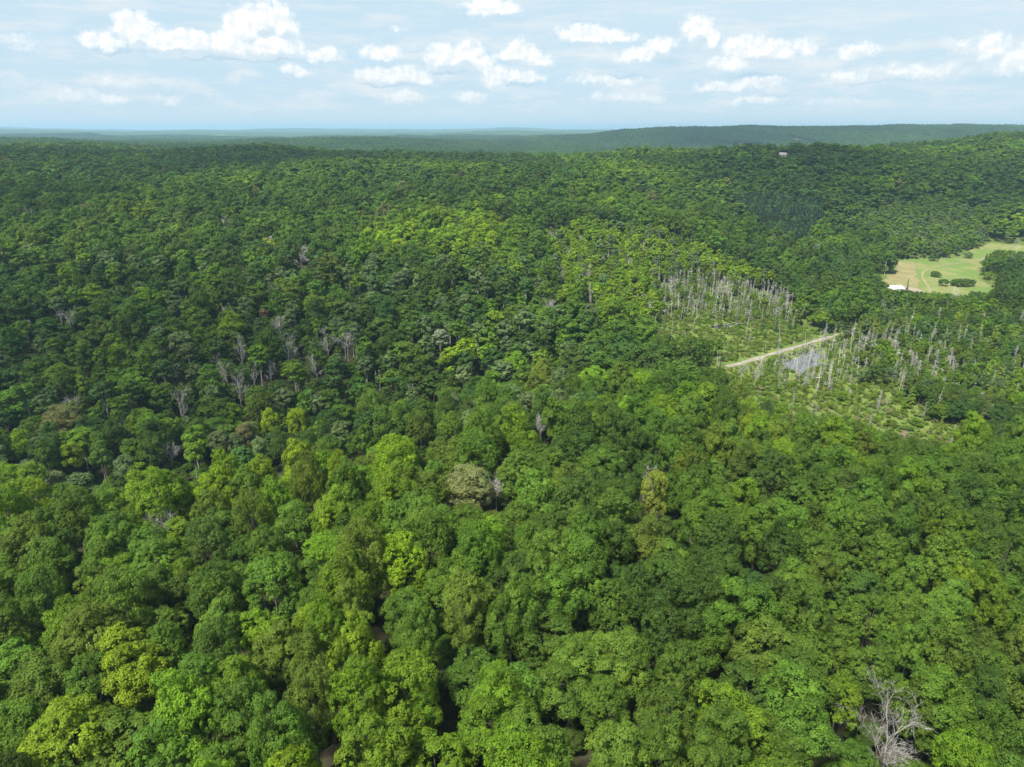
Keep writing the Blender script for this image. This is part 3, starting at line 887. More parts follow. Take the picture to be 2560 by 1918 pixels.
# ---- woods
p = np.concatenate([grid_pts(38, 250, 8.5, 1), grid_pts(250, 640, 11.0, 21)])
p = p[clear_of_heroes(p, 1.2)]
Zn = zones(p)
va = fbm(p[:, 0] / 60, p[:, 1] / 60, 61, 3); vb = fbm(p[:, 0] / 24, p[:, 1] / 24, 67, 2); vc = fbm(p[:, 0] / 150, p[:, 1] / 150, 71, 2)
inb = inside(BRIGHT, p[:, 0], p[:, 1])
for i in np.nonzero(Zn == 'wood')[0]:
    x, y = p[i]
    valley = (205 < y < 440) and x < .12 * y
    u = R2.random()
    crest = float(np.interp(x / y, [-.95, -.68, -.45, -.22, -.05, .1], [146, 150, 158, 172, 188, 200]))
    ridge = y < crest + 4
    if x < -.08 * y and crest + 4 < y < 236 + 8 * vb[i] and R2.random() < .93: continue
    valley = valley or (x < -.04 * y and crest + 4 < y < 210)
    left = np.clip((-x / max(y, 1) + .25) / .7, 0, 1)
    if ridge:
        v = .34 + .34 * left + .40 * va[i] + .22 * vb[i] + R2.normal(scale=.15)
        steps = ((.03, 'bluish'), (.30, 'deep'), (.60, 'green'), (.68, 'olive'), (.92, 'fresh'), (9, 'lime'))
    elif valley:
        v = .40 + .45 * va[i] + .2 * vb[i] + R2.normal(scale=.22)
        steps = ((.10, 'bluish'), (.36, 'deep'), (.62, 'green'), (.72, 'olive'), (.76, 'grey'), (.88, 'fresh'), (9, 'lime'))
    elif inb[i]:
        v = .75 + .3 * va[i] + R2.normal(scale=.14)
        steps = ((.36, 'deep'), (.54, 'green'), (.86, 'fresh'), (9, 'spring'))
    else:
        v = .42 + .50 * va[i] + .35 * vc[i] + R2.normal(scale=.14)
        steps = ((.14, 'bluish'), (.42, 'deep'), (.72, 'green'), (.80, 'olive'), (1.06, 'fresh'), (9, 'lime'))
    col = next(c for t_, c in steps if v < t_)
    if not ridge and R2.random() < .012: col = R2.choice(['tan', 'brown', 'yellow', 'tan'])
    kind, h, w = 'maple', R2.uniform(14.5, 24.5), R2.uniform(.70, 1.06) * (1 if y < 250 else 1.5)
    if valley and u < .42 + .25 * vb[i]:
        kind, h, w, col = 'aspen', R2.uniform(16, 21), R2.uniform(1.05, 1.5), R2.choice(['grey', 'green', 'bluish', 'grey', 'fresh'])
    elif not ridge and u < .07:
        kind, h, w = 'aspen', R2.uniform(15, 19), R2.uniform(1.0, 1.4)
    elif not ridge and u > .985:
        kind, h, w = 'bare', R2.uniform(13, 18), R2.uniform(.6, .9)
    elif valley and u > .93:
        kind, h, w, col = 'spruce', R2.uniform(10, 15), R2.uniform(1, 1.3), 'needle'
    if x > .30 * y and 205 < y < 700 and kind == 'maple' and not ridge:
        h *= .82; w *= .82
        if R2.random() < .25:
            kind, col = 'spruce', 'needle'
    put(x, y, kind, h * (1 + .10 * vb[i]), w, col)
# low growth that fills the gaps under the valley's trunks
p = grid_pts(160, 430, 6.5, 15)
p = p[clear_of_heroes(p, .5)]
Zn = zones(p)
for i in np.nonzero(Zn == 'wood')[0]:
    x, y = p[i]
    crest = float(np.interp(x / y, [-.95, -.68, -.45, -.22, -.05, .1], [146, 150, 158, 172, 188, 200]))
    if x < .15 * y and y > crest + 9 and R2.random() < .8:
        lowb = x < -.08 * y and y < 246
        put(x, y, 'maple', R2.uniform(3, 6) if lowb else R2.uniform(6, 11), R2.uniform(.35, .6), R2.choice(['green', 'fresh', 'deep', 'olive', 'deep', 'green']))
p = grid_pts(45, 215, 7.5, 19)
p = p[clear_of_heroes(p, -1.0)]
Zn = zones(p)
for i in np.nonzero(Zn == 'wood')[0]:
    x, y = p[i]
    crest = float(np.interp(x / y, [-.95, -.68, -.45, -.22, -.05, .1], [146, 150, 158, 172, 188, 200]))
    if y < crest + 6 and R2.random() < .8:
        put(x, y, 'maple', R2.uniform(4, 9), R2.uniform(.45, .65), R2.choice(['deep', 'deep', 'green']))
p = grid_pts(250, 640, 9.0, 29)
p = p[clear_of_heroes(p, .5)]
Zn = zones(p)
for i in np.nonzero(Zn == 'wood')[0]:
    x, y = p[i]
    if R2.random() < .75:
        put(x, y, 'maple', R2.uniform(8, 13), R2.uniform(.65, .95), R2.choice(['deep', 'green', 'green', 'fresh', 'deep']))
# young bright growth, wet woods, snags, plantations
p = grid_pts(210, 900, 4.6, 2)
p = p[clear_of_heroes(p)]
Zn = zones(p)
va = fbm(p[:, 0] / 30, p[:, 1] / 30, 81, 2)
for i in range(len(p)):
    x, y = p[i]; zn = Zn[i]; u = R2.random()
    if zn == 'young':
        if u < .62:
            put(x, y, 'maple', R2.uniform(6.5, 12.5), R2.uniform(.48, .78), R2.choice(['spring', 'lime', 'spring', 'larch', 'spring', 'fresh', 'olive']))
        elif u < .88:
            put(x, y, 'aspen', R2.uniform(10, 15.5), R2.uniform(.95, 1.4), R2.choice(['spring', 'spring', 'lime', 'fresh', 'grey']))
        elif u < .96:
            put(x, y, 'snag', R2.uniform(7, 14), R2.uniform(.7, 1.3), 'silver')
        elif u < .98:
            put(x, y, 'bare', R2.uniform(9, 14), .6, 'silver')
    elif zn == 'rwet':
        if u < .30:
            put(x, y, 'spruce', R2.uniform(7, 12), R2.uniform(1.4, 2.1), R2.choice(['needle', 'needle', 'larch', 'olive', 'deep']))
        elif u < .82:
            put(x, y, 'maple', R2.uniform(6.5, 12), R2.uniform(.48, .74), R2.choice(['green', 'deep', 'olive', 'bluish', 'fresh', 'grey']))
        elif u < .93:
            put(x, y, 'snag', R2.uniform(8, 14), R2.uniform(.9, 1.3), 'silver')
    elif zn == 'pines':
        put(x, y, 'pine', R2.uniform(15, 18), R2.uniform(1.0, 1.3), R2.choice(['dark', 'dark', 'needle']))
    elif zn == 'poplars':
        if u < .62: put(x, y, 'poplar', R2.uniform(10, 15), R2.uniform(1.3, 1.8), R2.choice(['fresh', 'grey', 'grey', 'fresh', 'green']))
    elif zn == 'meadow' and u < .07:
        put(x, y, 'spruce', R2.uniform(4, 9), R2.uniform(.9, 1.3), R2.choice(['needle', 'larch', 'larch']))
    elif zn == 'meadow' and u < .16:
        put(x, y, 'snag', R2.uniform(3, 11), R2.uniform(.8, 1.4), 'silver')
    elif zn == 'meadow' and u < .30:
        put(x, y, 'maple', R2.uniform(1.5, 4), R2.uniform(.15, .32), R2.choice(['fresh', 'larch', 'lime', 'olive']))
p = grid_pts(230, 560, 3.6, 3)
p = p[clear_of_heroes(p)]
Zn = zones(p)
va = fbm(p[:, 0] / 11, p[:, 1] / 14, 87, 2)
for i in range(len(p)):
    x, y = p[i]; zn = Zn[i]; u = min(max(R2.random() - .35 * va[i], 0), 1)
    if zn == 'snags1':
        if u < .46: put(x, y, 'snag', R2.uniform(4, 15), R2.uniform(.7, 1.5), 'silver')
        elif u < .50: put(x, y, 'spruce', R2.uniform(4, 9), R2.uniform(1.0, 1.5), R2.choice(['larch', 'olive', 'needle']))
        elif u < .58: put(x, y, 'maple', R2.uniform(4, 9), R2.uniform(.3, .5), R2.choice(['fresh', 'olive', 'green', 'lime']))
        elif u < .61: put(x, y, 'aspen', R2.uniform(12, 15), R2.uniform(.6, .9), R2.choice(['grey', 'fresh']))
    elif zn == 'snags2':
        if u < .46: put(x, y, 'snag', R2.uniform(3, 12), R2.uniform(.8, 1.7), 'silver')
        elif u < .54: put(x, y, 'maple', R2.uniform(1.5, 3.5), R2.uniform(.15, .3), R2.choice(['fresh', 'larch', 'olive']))
        elif u < .57: put(x, y, 'spruce', R2.uniform(3, 7), R2.uniform(1, 1.3), R2.choice(['larch', 'needle']))
    elif zn == 'snags3':
        if u < .48: put(x, y, 'snag', R2.uniform(5, 11.5), R2.uniform(.9, 1.8), 'silver')
        elif u < .54: put(x, y, 'spruce', R2.uniform(5, 9), R2.uniform(1.2, 1.8), R2.choice(['larch', 'needle', 'olive']))
        elif u < .70: put(x, y, 'maple', R2.uniform(5, 10), R2.uniform(.4, .6), R2.choice(['olive', 'green', 'fresh']))
    elif zn == 'open' and inside(POND, np.array([x]), np.array([y]))[0] and u < .85:
        put(x, y, 'snag', R2.uniform(2, 9), R2.uniform(1.0, 2.2), 'silver')
# farther woods
p = grid_pts(640, 1700, 14.5, 4)
va = fbm(p[:, 0] / 120, p[:, 1] / 160, 91, 3); vb = fbm(p[:, 0] / 45, p[:, 1] / 60, 97, 2)
Zn = zones(p)
for i in np.nonzero(Zn == 'wood')[0]:
    x, y = p[i]
    u = .45 + .85 * va[i] + R2.normal(scale=.16)
    col = 'deep' if u < .30 else 'bluish' if u < .40 else 'green' if u < .72 else 'fresh' if u < 1.0 else 'lime'
    v = R2.random()
    if v > .996: col = 'gold'
    elif v > .988: col = 'tan'
    elif v > .980: col = 'brown'
    put(x, y, 'maple' if R2.random() < .9 else 'aspen', R2.uniform(15, 22) * (1 + .12 * vb[i]), R2.uniform(1.45, 2.1), col)

for k in ('x', 'y', 'h', 'w'):
    T[k] = np.array(T[k])
T['z'] = ground(T['x'], T['y'])
# nothing tall stands in front of what the photograph shows free: (point, height seen free, half width of the gap)
keep = np.ones(len(T['x']), bool)
hero_ = np.array([bool(h) for h in T['hero']])
dead_ = np.array([k in ('snag', 'bare') for k in T['kind']]) & (T['y'] > 215)
top_ = T['z'] + T['h'] * .93
for x, y, z, w in PROTECT + [(T['x'][0] + dx, T['y'][0] - 1, T['z'][0] + 8.0, 1.5) for dx in (-2.5, 0, 2.5)] + [(T['x'][i], T['y'][i], T['z'][i] + T['h'][i] * (.22 if T['kind'][i] == 'bare' else .4), 3.0 if T['kind'][i] in ('bare', 'snag') else 3.5) for i in np.nonzero(hero_)[0] if i > 2]:
    L = math.hypot(x, y)
    s_ = (T['x'] * x + T['y'] * y) / (L * L)
    off = np.abs(T['x'] * y - T['y'] * x) / L
    line = CAM_Z + (z - CAM_Z) * s_
    hit = ~hero_ & ~dead_ & (s_ < 1.003) & (s_ > .2) & (off < w + 1.8 * T['w']) & (top_ > line)
    room = line - T['z']
    keep &= ~(hit & (room < 3.0))
    T['h'] = np.where(hit, np.minimum(T['h'], np.maximum(room, 3.0)), T['h'])
    T['w'] = np.where(hit, np.minimum(T['w'], np.clip(T['h'] / 14, .35, 1)), T['w'])
    top_ = T['z'] + T['h'] * .93
for k in ('x', 'y', 'z', 'h', 'w'):
    T[k] = T[k][keep]
for k in ('kind', 'col', 'hero'):
    T[k] = [v for v, q in zip(T[k], keep) if q]
NT_ = len(T['x'])
KIND = np.array(T['kind'], dtype=object)
PX, PY, DEP = project(T['x'], T['y'], T['z'] + .85 * T['h'])
print('trees', NT_, {k: int((KIND == k).sum()) for k in set(KIND)})
# which show: the sight line to the upper crown clears the woods in front
def visible(i):
    x, y, z, h = T['x'][i], T['y'][i], T['z'][i], T['h'][i]
    t = np.linspace(.2, .965, 70)
    zz = CAM_Z + (z + h * .9 - CAM_Z) * t
    X, Y = x * t, y * t
    return bool((zz > ground(X, Y) + np.where((Y > 200) & (X > .2 * Y), 7, 15)).all())
FR = (PX > 0) & (PX < 2560) & (PY > 200) & (PY < 1918)
LIMIT = dict(maple=300, aspen=150, poplar=0, spruce=110, pine=60, snag=240, bare=60)
ONE = np.zeros(NT_, bool)
for k, lim in LIMIT.items():
    idx = np.nonzero((KIND == k) & FR)[0]
    idx = idx[np.argsort(DEP[idx] / np.maximum(T['h'][idx], 6))]
    n = 0
    for i in idx:
        if n >= lim: break
        if T['hero'][i] or visible(i):
            ONE[i] = True; n += 1
for i in range(NT_):
    if T['hero'][i]: ONE[i] = True
R3 = np.random.default_rng(123)
ROT = R3.uniform(0, 6.283, NT_)
TINT = np.array([PAL[c] for c in T['col']]) * R3.uniform(.84, 1.18, (NT_, 1)) * R3.uniform(.93, 1.07, (NT_, 3))
LOD = np.where(DEP < 285, 0, np.where(DEP < 620, 1, 2))
def key_of(i):
    k = KIND[i]; l = int(LOD[i])
    while (k, l) not in NVAR: l = l + 1 if l < 1 else l - 1
    return (k, l, int(R3.integers(0, NVAR[(k, l)])))
KEYS = [key_of(i) for i in range(NT_)]
XYS = T['w'] * R3.uniform(.92, 1.08, NT_)

EXEC_LABELS = None
NAMES = dict(giant='bare_tree', maple='maple_tree', aspen='aspen_tree', spruce='spruce_tree', pine='pine_tree', snag='dead_conifer', bare='bare_tree', poplar='poplar_tree')
def tree_object(i, label, group=None):
    k = KIND[i]; p = meshes(KEYS[i])
    o = bpy.data.objects.new(NAMES[k], None)
    COL.objects.link(o)
    o.empty_display_size = 1
    o.location = (T['x'][i], T['y'][i], T['z'][i])
    s = T['h'][i] / p['h']
    o.rotation_euler = (0, 0, ROT[i])
    o.scale = (s * XYS[i] * (20 / T['h'][i] if k == 'maple' else 1) if k == 'maple' else s * XYS[i],) * 2 + (s,)
    o['label'] = label; o['category'] = 'tree'
    if group: o['group'] = group
    for nm in ('trunk', 'crown'):
        c = bpy.data.objects.new(nm, p[nm]); COL.objects.link(c); c.parent = o
        c['tint'] = [float(v) for v in TINT[i]] + [1.0]
    return o
def xy_scale(i):
    s = T['h'][i] / PROTO[KEYS[i]]['h']
    return XYS[i] if KIND[i] == 'maple' else s * XYS[i], s

# ---- labels: colour and kind, then how many trees away from which landmark
_one = ['first', 'second', 'third', 'fourth', 'fifth', 'sixth', 'seventh', 'eighth', 'ninth']
ORD = ['nearest'] + _one[1:] + ['tenth', 'eleventh', 'twelfth', 'thirteenth', 'fourteenth', 'fifteenth', 'sixteenth', 'seventeenth', 'eighteenth', 'nineteenth']
for _t, _th in (('twenty', 'twentieth'), ('thirty', 'thirtieth'), ('forty', 'fortieth'), ('fifty', 'fiftieth')):
    ORD += [_th] + ['%s-%s' % (_t, w) for w in _one]
CW = dict(deep='deep green', green='mid green', bluish='bluish green', olive='olive green', fresh='fresh green', lime='lime green', spring='bright spring green', yellow='yellow', gold='golden', tan='tan', grey='grey-green',
          silver='silvery', rust='reddish', needle='dark green', dark='blackish green', larch='yellowish green', brown='brownish')
LAND = [(2245, 1790, 'the big bare grey tree'), (400, 1320, 'the lone leafless tree'), (1000, 1400, 'the brightest lime maple'), (160, 1840, 'the bottom left corner'),
        (1180, 1225, 'the tan withered crown'), (1640, 1225, 'the golden tree'), (170, 1150, 'the yellow-green valley maple'), (705, 1070, 'the two yellow maples'),
        (590, 930, 'the bleached dead group'), (840, 850, 'the silvery dead pair'), (748, 635, 'the round bare grey tree'), (1100, 860, 'the silvery leaved tree'),
        (940, 960, 'the two bleached trunks'), (1895, 930, 'the white tree by the road'), (2000, 905, 'the pond'), (2080, 845, 'the far end of the road'), (1800, 818, 'the pool with logs'),
        (2250, 1090, 'the muddy bank'), (2272, 690, 'the column-shaped conifer'), (2400, 705, 'the oval thicket'), (1280, 1918, 'the bottom edge, middle'), (2560, 1450, 'the right edge, lower half'),
        (0, 1500, 'the left edge, lower half'), (1720, 1600, 'the open hollow'), (1950, 540, 'the dark pine stand'), (1828, 720, 'the stubby white tree'), (1430, 690, 'the white pair in young growth'),
        (2560, 950, 'the right edge, upper half'), (0, 900, 'the left edge, upper half')]
LAND = [l for l in LAND if 'hollow' not in l[2]]
DIRS = ['right of', 'above and right of', 'above', 'above and left of', 'left of', 'below and left of', 'below', 'below and right of']
def make_labels():
    lab = {}
    buckets = {}
    for i in np.nonzero(ONE)[0]:
        if T['hero'][i]:
            lab[i] = T['hero'][i]; continue
        d = [math.hypot(PX[i] - l[0], (PY[i] - l[1]) * 1.3) for l in LAND]
        j = int(np.argmin(d)); l = LAND[j]
        a = math.atan2(-(PY[i] - l[1]), PX[i] - l[0])
        s = int(round(a / (math.pi / 4))) % 8
        what = dict(maple='broad maple', aspen='slim aspen', spruce='conifer', pine='plantation pine', snag='dead conifer pole', bare='leafless tree')[KIND[i]]
        if KIND[i] == 'snag': what = ('tall ' if T['h'][i] > 10.5 else 'low ' if T['h'][i] < 7.5 else '') + what
        elif KIND[i] == 'maple': what = what if T['w'][i] > .95 else 'narrow maple' if T['h'][i] > 13 else 'small maple'
        c = CW[T['col'][i]] if KIND[i] not in ('snag', 'bare') else 'grey'
        buckets.setdefault((j, s, c, what), []).append((d[j], i))
    for (j, s, c, what), v in buckets.items():
        v.sort()
        for r, (_, i) in enumerate(v):
            o = '' if len(v) == 1 else ORD[min(r, len(ORD) - 1)] + ' '
            lab[i] = '%s%s %s %s %s' % (o, c, what, DIRS[s], LAND[j][2])
    return lab
LAB = make_labels()
GROUPS = dict(maple='broadleaf trees of the near slope', aspen='slim aspens of the valley', spruce='conifers of the wet ground', pine='pines of the dark stand', snag='dead conifers around the pond', bare='leafless dead trees', giant='leafless dead trees')
for i in np.nonzero(ONE)[0]:
    o = tree_object(i, LAB[i], GROUPS[KIND[i]])
    a, b = xy_scale(i)
    o.scale = (a, a, b)

# ---- all other trees: one object that instances the prototypes on points
LIBRARY = bpy.data.collections.new('tree_library')
LIBN = {}
def lib_index(nm, mesh):
    if nm not in LIBN:
        ob = bpy.data.objects.new('lib_%04d' % len(LIBN), mesh)
        LIBRARY.objects.link(ob)
        LIBN[nm] = len(LIBN)
    return LIBN[nm]
def instancer(name, P, rot, scl, tint, idx, coll):
    me = bpy.data.meshes.new(name)
    n = len(P)
    me.vertices.add(n)
    me.vertices.foreach_set('co', np.asarray(P, np.float32).reshape(-1))
    for nm, typ, arr in (('rot', 'FLOAT_VECTOR', rot), ('scl', 'FLOAT_VECTOR', scl)):
        at_ = me.attributes.new(nm, typ, 'POINT'); at_.data.foreach_set('vector', np.asarray(arr, np.float32).reshape(-1))
    at_ = me.attributes.new('tint', 'FLOAT_COLOR', 'POINT')
    at_.data.foreach_set('color', np.concatenate([tint, np.ones((n, 1))], 1).astype(np.float32).reshape(-1))
    at_ = me.attributes.new('idx', 'INT', 'POINT'); at_.data.foreach_set('value', np.asarray(idx, np.int32))
    ob = link(name, me, kind='stuff')
    ng = bpy.data.node_groups.new(name + '_nodes', 'GeometryNodeTree')
    ng.interface.new_socket('Geometry', in_out='INPUT', socket_type='NodeSocketGeometry')
    ng.interface.new_socket('Geometry', in_out='OUTPUT', socket_type='NodeSocketGeometry')
    gi, go = ng.nodes.new('NodeGroupInput'), ng.nodes.new('NodeGroupOutput')
    ci = ng.nodes.new('GeometryNodeCollectionInfo')
    ci.inputs['Collection'].default_value = coll
    ci.inputs['Separate Children'].default_value = True
    ci.inputs['Reset Children'].default_value = True
    ip = ng.nodes.new('GeometryNodeInstanceOnPoints')
    ip.inputs['Pick Instance'].default_value = True
    def attr(nm, typ):
        a = ng.nodes.new('GeometryNodeInputNamedAttribute'); a.data_type = typ; a.inputs[0].default_value = nm
        return a.outputs[0]
    e2r = ng.nodes.new('FunctionNodeEulerToRotation')
    ng.links.new(attr('rot', 'FLOAT_VECTOR'), e2r.inputs[0])
    ng.links.new(gi.outputs[0], ip.inputs['Points'])
    ng.links.new(ci.outputs[0], ip.inputs['Instance'])
    ng.links.new(attr('idx', 'INT'), ip.inputs['Instance Index'])
    ng.links.new(e2r.outputs[0], ip.inputs['Rotation'])
    ng.links.new(attr('scl', 'FLOAT_VECTOR'), ip.inputs['Scale'])
    ng.links.new(ip.outputs[0], go.inputs[0])
    md = ob.modifiers.new('scatter', 'NODES'); md.node_group = ng
    return ob
rest = np.nonzero(~ONE)[0]
idx = [lib_index(KEYS[i], merged(KEYS[i])['all']) for i in rest]
P = np.stack([T['x'][rest], T['y'][rest], T['z'][rest]], 1)
rot = np.zeros((len(rest), 3)); rot[:, 2] = ROT[rest]
scl = np.array([(xy_scale(i)[0],) * 2 + (xy_scale(i)[1],) for i in rest])
instancer('forest', P, rot, scl, TINT[rest], idx, LIBRARY)
# far woods in pieces of canopy
CANOPY = bpy.data.collections.new('canopy_library')
g = np.random.default_rng(8)
for i in range(6):
    CANOPY.objects.link(bpy.data.objects.new('canopy_%02d' % i, canopy_piece(i, g)))
yy = 1690.0
pts = []
while yy < 5400:
    st_ = 40 * (1 + max(0, yy - 2500) / 9000)
    w = .80 * yy + 60
    xs = np.arange(-w, w, st_)
    pts.append(np.stack([xs + g.uniform(-6, 6, len(xs)), yy + g.uniform(-6, 6, len(xs)), np.full(len(xs), st_ / 40)], 1))
    yy += st_ * .95
pts = np.concatenate(pts)
M_FARF = two_tone('far_pasture', ((.12, .16, .05), (.17, .18, .08), (.10, .14, .04)), .01, .05)
for px, py, rx, ry in ((1870, 368, 60, 70), (2000, 354, 30, 60), (560, 338, 50, 120)):  # far fields; the last one stands for a pale quarry in the same colours
    cx_, cy_, _ = at(px, py)
    e_ = np.array([(cx_ + rx * math.cos(t_), cy_ + ry * math.sin(t_)) for t_ in np.linspace(0, 6.283, 24, endpoint=False)])
    sheet('far_clearing', e_, M_FARF, 1.0, 12.0, 14.0)
    pts = pts[((pts[:, 0] - cx_) / (rx + 24)) ** 2 + ((pts[:, 1] - cy_) / (ry + 40)) ** 2 > 1]
zz = ground(pts[:, 0], pts[:, 1])
n = len(pts)
rot = np.zeros((n, 3)); rot[:, 2] = g.integers(0, 4, n) * math.pi / 2 + g.normal(scale=.1, size=n)
cn = fbm(pts[:, 0] / 260, pts[:, 1] / 420, 33, 3)
tn = np.array([PAL['deep']] * n) * (.95 + .6 * cn[:, None]) + np.array([.004, .012, .002]) * g.random((n, 1))
sc3 = np.stack([pts[:, 2] * 1.05] * 2 + [g.uniform(.9, 1.1, n)], 1)
instancer('far_forest', np.stack([pts[:, 0], pts[:, 1], zz], 1), rot, sc3, tn, g.integers(0, 6, n), CANOPY)
# tussocks and low shrubs on the wet meadows
SHRUB = bpy.data.collections.new('shrub_library')
for v in range(NVAR[('bush', 1)]):
    SHRUB.objects.link(bpy.data.objects.new('shrub_%02d' % v, merged(('bush', 1, v))['all']))
p = grid_pts(215, 600, 1.9, 9)
Zn = zones(p)
keep = np.isin(Zn, ['meadow', 'snags1', 'snags2', 'snags3', 'rwet']) & (g.random(len(p)) < np.where(np.isin(Zn, ['rwet', 'snags3']), .35, .6))
p = p[keep]; n = len(p)
rot = np.zeros((n, 3)); rot[:, 2] = g.uniform(0, 6.28, n)
s = g.uniform(.18, .55, n)
tn = np.array([PAL[c] for c in g.choice(['fresh', 'olive', 'olive', 'larch', 'green', 'tan', 'larch'], n)]) * g.uniform(.8, 1.2, (n, 1))
instancer('meadow_grass', np.stack([p[:, 0], p[:, 1], ground(p[:, 0], p[:, 1]) + .1], 1), rot, np.stack([s * 1.5, s * 1.5, s], 1), tn, g.integers(0, 4, n), SHRUB)

# ------------------------------------------------------------------ small things
def plain(name, col, rough=.8):
    m, N = new_mat(name)
    g_ = N.n('ShaderNodeTexCoord')
    nz = N.noise(g_.outputs['Object'], 1.2, 5, .6)
    p_ = N.n('ShaderNodeBsdfPrincipled')
    N.put(p_.inputs['Base Color'], N.mix(N.ss(nz.outputs[0], .3, .7), tuple(c * .86 for c in col), col))
    p_.inputs['Roughness'].default_value = rough
    finish(N, p_.outputs[0])
    return m
def prism(name, verts, faces, mat, parent):
    me_ = bpy.data.meshes.new(name); me_.from_pydata(verts, [], faces); me_.materials.append(mat); me_.update()
    return link(name, me_, parent)
def box(name, x0, x1, y0, y1, z0, z1, mat, parent):
    V_ = [(x, y, z) for x in (x0, x1) for y in (y0, y1) for z in (z0, z1)]
    return prism(name, V_, [(0, 1, 3, 2), (4, 6, 7, 5), (0, 4, 5, 1), (2, 3, 7, 6), (0, 2, 6, 4), (1, 5, 7, 3)], mat, parent)
def building(name, pos, rz, L, Wd, h, rise, label, cat, wall, roof, trim, over=.5):
    """long side along x, gable roof of two slabs with overhang, door and windows in the walls"""
    o = link(name, None, label=label, category=cat)
    o.location = pos; o.rotation_euler = (0, 0, rz)
    a, b = L / 2, Wd / 2
    prism('wall', [(-a, -b, -1), (a, -b, -1), (a, b, -1), (-a, b, -1), (-a, -b, h), (a, -b, h), (a, b, h), (-a, b, h), (-a, 0, h + rise), (a, 0, h + rise)],
          [(0, 1, 5, 4), (2, 3, 7, 6), (1, 2, 6, 9, 5), (3, 0, 4, 8, 7)], wall, o)
    for sgn in (-1, 1):
        k = rise / b
        y1, z1 = sgn * (b + over), h - over * k + .03
        V_ = []
        for x in (-a - over, a + over):
            V_ += [(x, sgn * -.02, h + rise + .05), (x, y1, z1 + .05), (x, y1, z1 + .19), (x, sgn * -.02, h + rise + .19)]
        prism('roof_panel', V_, [(0, 1, 2, 3), (7, 6, 5, 4), (0, 4, 5, 1), (1, 5, 6, 2), (2, 6, 7, 3), (3, 7, 4, 0)], roof, o)
    box('door', -.6, .6, -b - .08, -b - .01, 0, 2.1, trim, o)
    for x in (-a * .6, a * .6):
        box('window', x - .6, x + .6, -b - .07, -b - .01, 1.1, 2.2, trim, o)
    return o
WALLM, ROOFG, WHITEM, DARKM = plain('cream_siding', (.30, .27, .23)), plain('grey_shingles', (.16, .16, .165)), plain('white_metal', (.80, .80, .79), .45), plain('dark_glass', (.05, .055, .06), .3)
building('house', HOUSE, math.radians(-12), 12.5, 8, 3.0, 2.8, 'far pale house with grey gable roof on the wooded ridge', 'house', WALLM, ROOFG, DARKM)
building('shed', SHED, math.radians(14), 9, 6.5, 1.9, 1.5, 'white gable-roofed shed on pale gravel at the edge of the pasture', 'shed', WHITEM, WHITEM, DARKM, .35)
x, y, z = at(2203, 722)
building('small_shed', (x, y, z), math.radians(-20), 4, 3, 1.4, .8, 'small low white outbuilding left of the white shed', 'shed', WHITEM, WHITEM, DARKM, .25)
def shrub(name, px, py, R, h, col, label, n=(18, 12, 10), stretch=1.0, cat='bush', trunk=.5):
    r = np.random.default_rng(int(px))
    x, y, z = at(px, py)
    o = link(name, None, label=label, category=cat); o.location = (x, y, z)
    q, sh, lc = crown_quads(r, R, trunk, h, *n, .32, low=-.35, clump=.6)
    q = q * (stretch, 1, 1)
    c = link('crown', quads_mesh(name + '_crown', [(q, M_LEAF, sh)]), o); c['tint'] = [*PAL[col], 1.0]
    link('trunk', quads_mesh(name + '_trunk', [(trunk_quads(r, h * .55, .12, lc * (stretch, 1, 1), 5, 8), M_BARK, .5)]), o)
shrub('thicket', 2405, 716, 4.6, 4.2, 'deep', 'long oval dark thicket in the middle of the pasture', (30, 16, 10), 1.9, 'thicket', .1)
shrub('bush', 2338, 694, 3.6, 3.4, 'deep', 'round dark bush in the pasture beside the bend of the track', cat='bush', trunk=.1)
shrub('apple_tree', 2357, 716, 3.0, 4.4, 'bluish', 'low spreading tree at the left end of the oval thicket', trunk=1.3, cat='tree')
shrub('bush', 2333, 654, 3.8, 5.5, 'bluish', 'rounded bush at the foot of the poplar stand, above the track', trunk=.2)
shrub('bush', 2418, 646, 3.6, 4.5, 'grey', 'grey-green bush where the track leaves the pasture', trunk=.2)
shrub('bush', 2475, 700, 5.0, 5.0, 'olive', 'dull green bush at the right end of the pasture', trunk=.2)
for k, (pa, pb, lab) in enumerate((((1765, 822), (1818, 809), 'long pale log lying in the small pool, longer one of two'), ((1818, 822), (1850, 811), 'pale log lying at the right end of the small pool'))):
    A, B = np.array(at(*pa)), np.array(at(*pb))
    r = np.random.default_rng(k)
    c = bent(r, A + (0, 0, .45), B + (0, 0, .7), 8, .02)
    o = link('fallen_log', quads_mesh('fallen_log', [(np.concatenate([tube(c, np.linspace(.20, .09, 8), 7)] + [tube(np.array([c[j], c[j] + r.normal(scale=.9, size=3) + (0, 0, .8)]), np.array([.08, .03]), 4) for j in (4, 5, 6)]), M_WHITE, .5)]), label=lab, category='log')

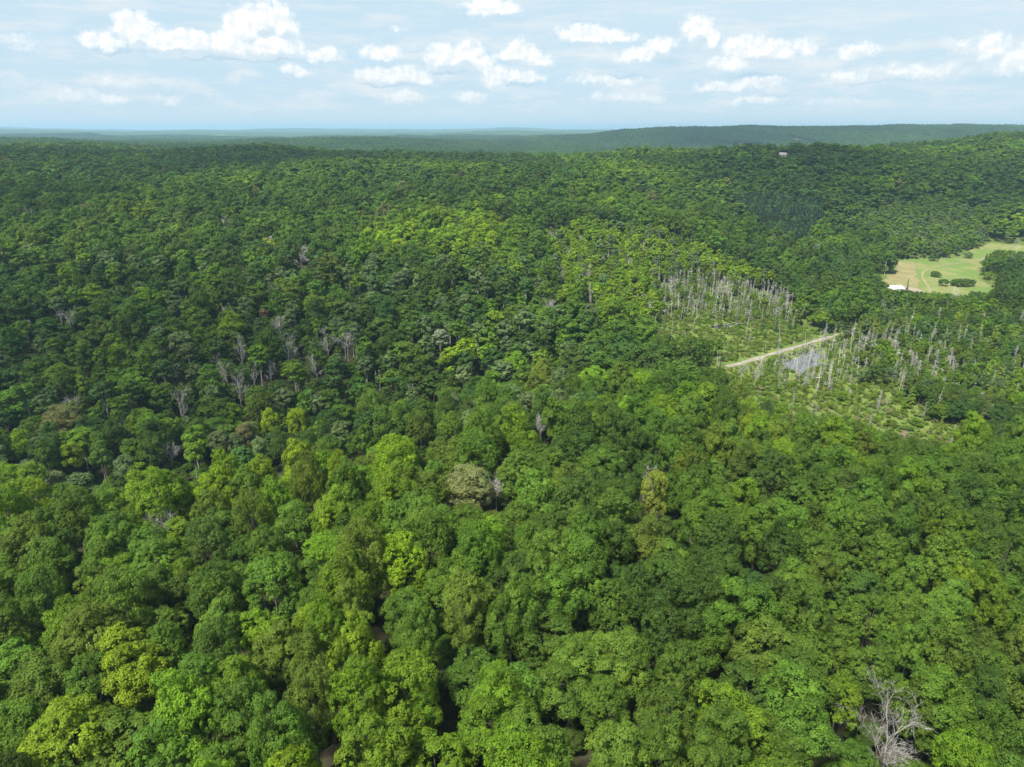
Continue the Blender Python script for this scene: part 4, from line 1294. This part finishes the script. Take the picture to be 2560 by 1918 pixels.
# ------------------------------------------------------------------ clouds drifting overhead, outside the frame: their shade lies on the hills
CLOUDM, N = new_mat('cloud_vapour')
pv = N.n('ShaderNodeVolumePrincipled')
pv.inputs['Color'].default_value = (1, 1, 1, 1); pv.inputs['Density'].default_value = .0046; pv.inputs['Anisotropy'].default_value = .6
o_ = N.n('ShaderNodeOutputMaterial'); N.t.links.new(pv.outputs[0], o_.inputs['Volume'])
def cloud(gx, gy, rx, ry, thick, alt=950, seed=0):
    k = alt / sun_dir[2]
    c = np.array([gx + sun_dir[0] * k, gy + sun_dir[1] * k, alt])
    nu, nv = 64, 32
    U, Vv = np.meshgrid(np.linspace(0, 2 * np.pi, nu, endpoint=False), np.linspace(0, np.pi, nv))
    d = np.stack([np.cos(U) * np.sin(Vv), np.sin(U) * np.sin(Vv), np.cos(Vv)], -1)
    bump = 1 + .28 * fbm(d[..., 0] * 2.2 + 5 * d[..., 2], d[..., 1] * 2.2 + seed * 7, seed, 4) + .10 * fbm(d[..., 0] * 6, d[..., 1] * 6 + d[..., 2] * 5, seed + 9, 3)
    P_ = d * bump[..., None] * (rx, ry, thick) * np.where(d[..., 2:] < 0, (1, 1, .35), (1, 1, 1)) + c
    V_ = P_.reshape(-1, 3)
    i_ = np.arange(nu * nv).reshape(nv, nu); nx = np.roll(i_, -1, 1)
    F_ = np.stack([i_[:-1], i_[1:], nx[1:], nx[:-1]], -1).reshape(-1, 4)
    me_ = bpy.data.meshes.new('cloud'); me_.from_pydata(V_.tolist(), [], F_.tolist()); me_.materials.append(CLOUDM); me_.update()
    link('cloud', me_, kind='stuff')
cloud(-215, 300, 190, 100, 150, seed=1)
cloud(-480, 560, 260, 120, 120, seed=6)
cloud(-420, 1000, 420, 260, 130, seed=2)
cloud(420, 880, 260, 170, 90, seed=3)
cloud(900, 3500, 900, 600, 120, seed=4)

# ------------------------------------------------------------------ haze
HAZE_DENSITY = 9.5e-5
GZ = ground(GX, GY)
hx = [-23000, 23000, -3000, 22500, float(GZ.min()) - 1.0, max(float(GZ.max()) + 30.0, CAM_Z + 10)]
V = [(x, y, z) for x in hx[:2] for y in hx[2:4] for z in hx[4:]]
me = bpy.data.meshes.new('haze')
me.from_pydata(V, [], [(0, 1, 3, 2), (4, 6, 7, 5), (0, 4, 5, 1), (2, 3, 7, 6), (0, 2, 6, 4), (1, 5, 7, 3)])
m, N = new_mat('summer_haze')
pv = N.n('ShaderNodeVolumePrincipled')
pv.inputs['Color'].default_value = (.44, .69, .92, 1)
pv.inputs['Density'].default_value = HAZE_DENSITY
pv.inputs['Anisotropy'].default_value = .25
o_ = N.n('ShaderNodeOutputMaterial'); N.t.links.new(pv.outputs[0], o_.inputs['Volume'])
me.materials.append(m)
link('haze', me, kind='stuff')
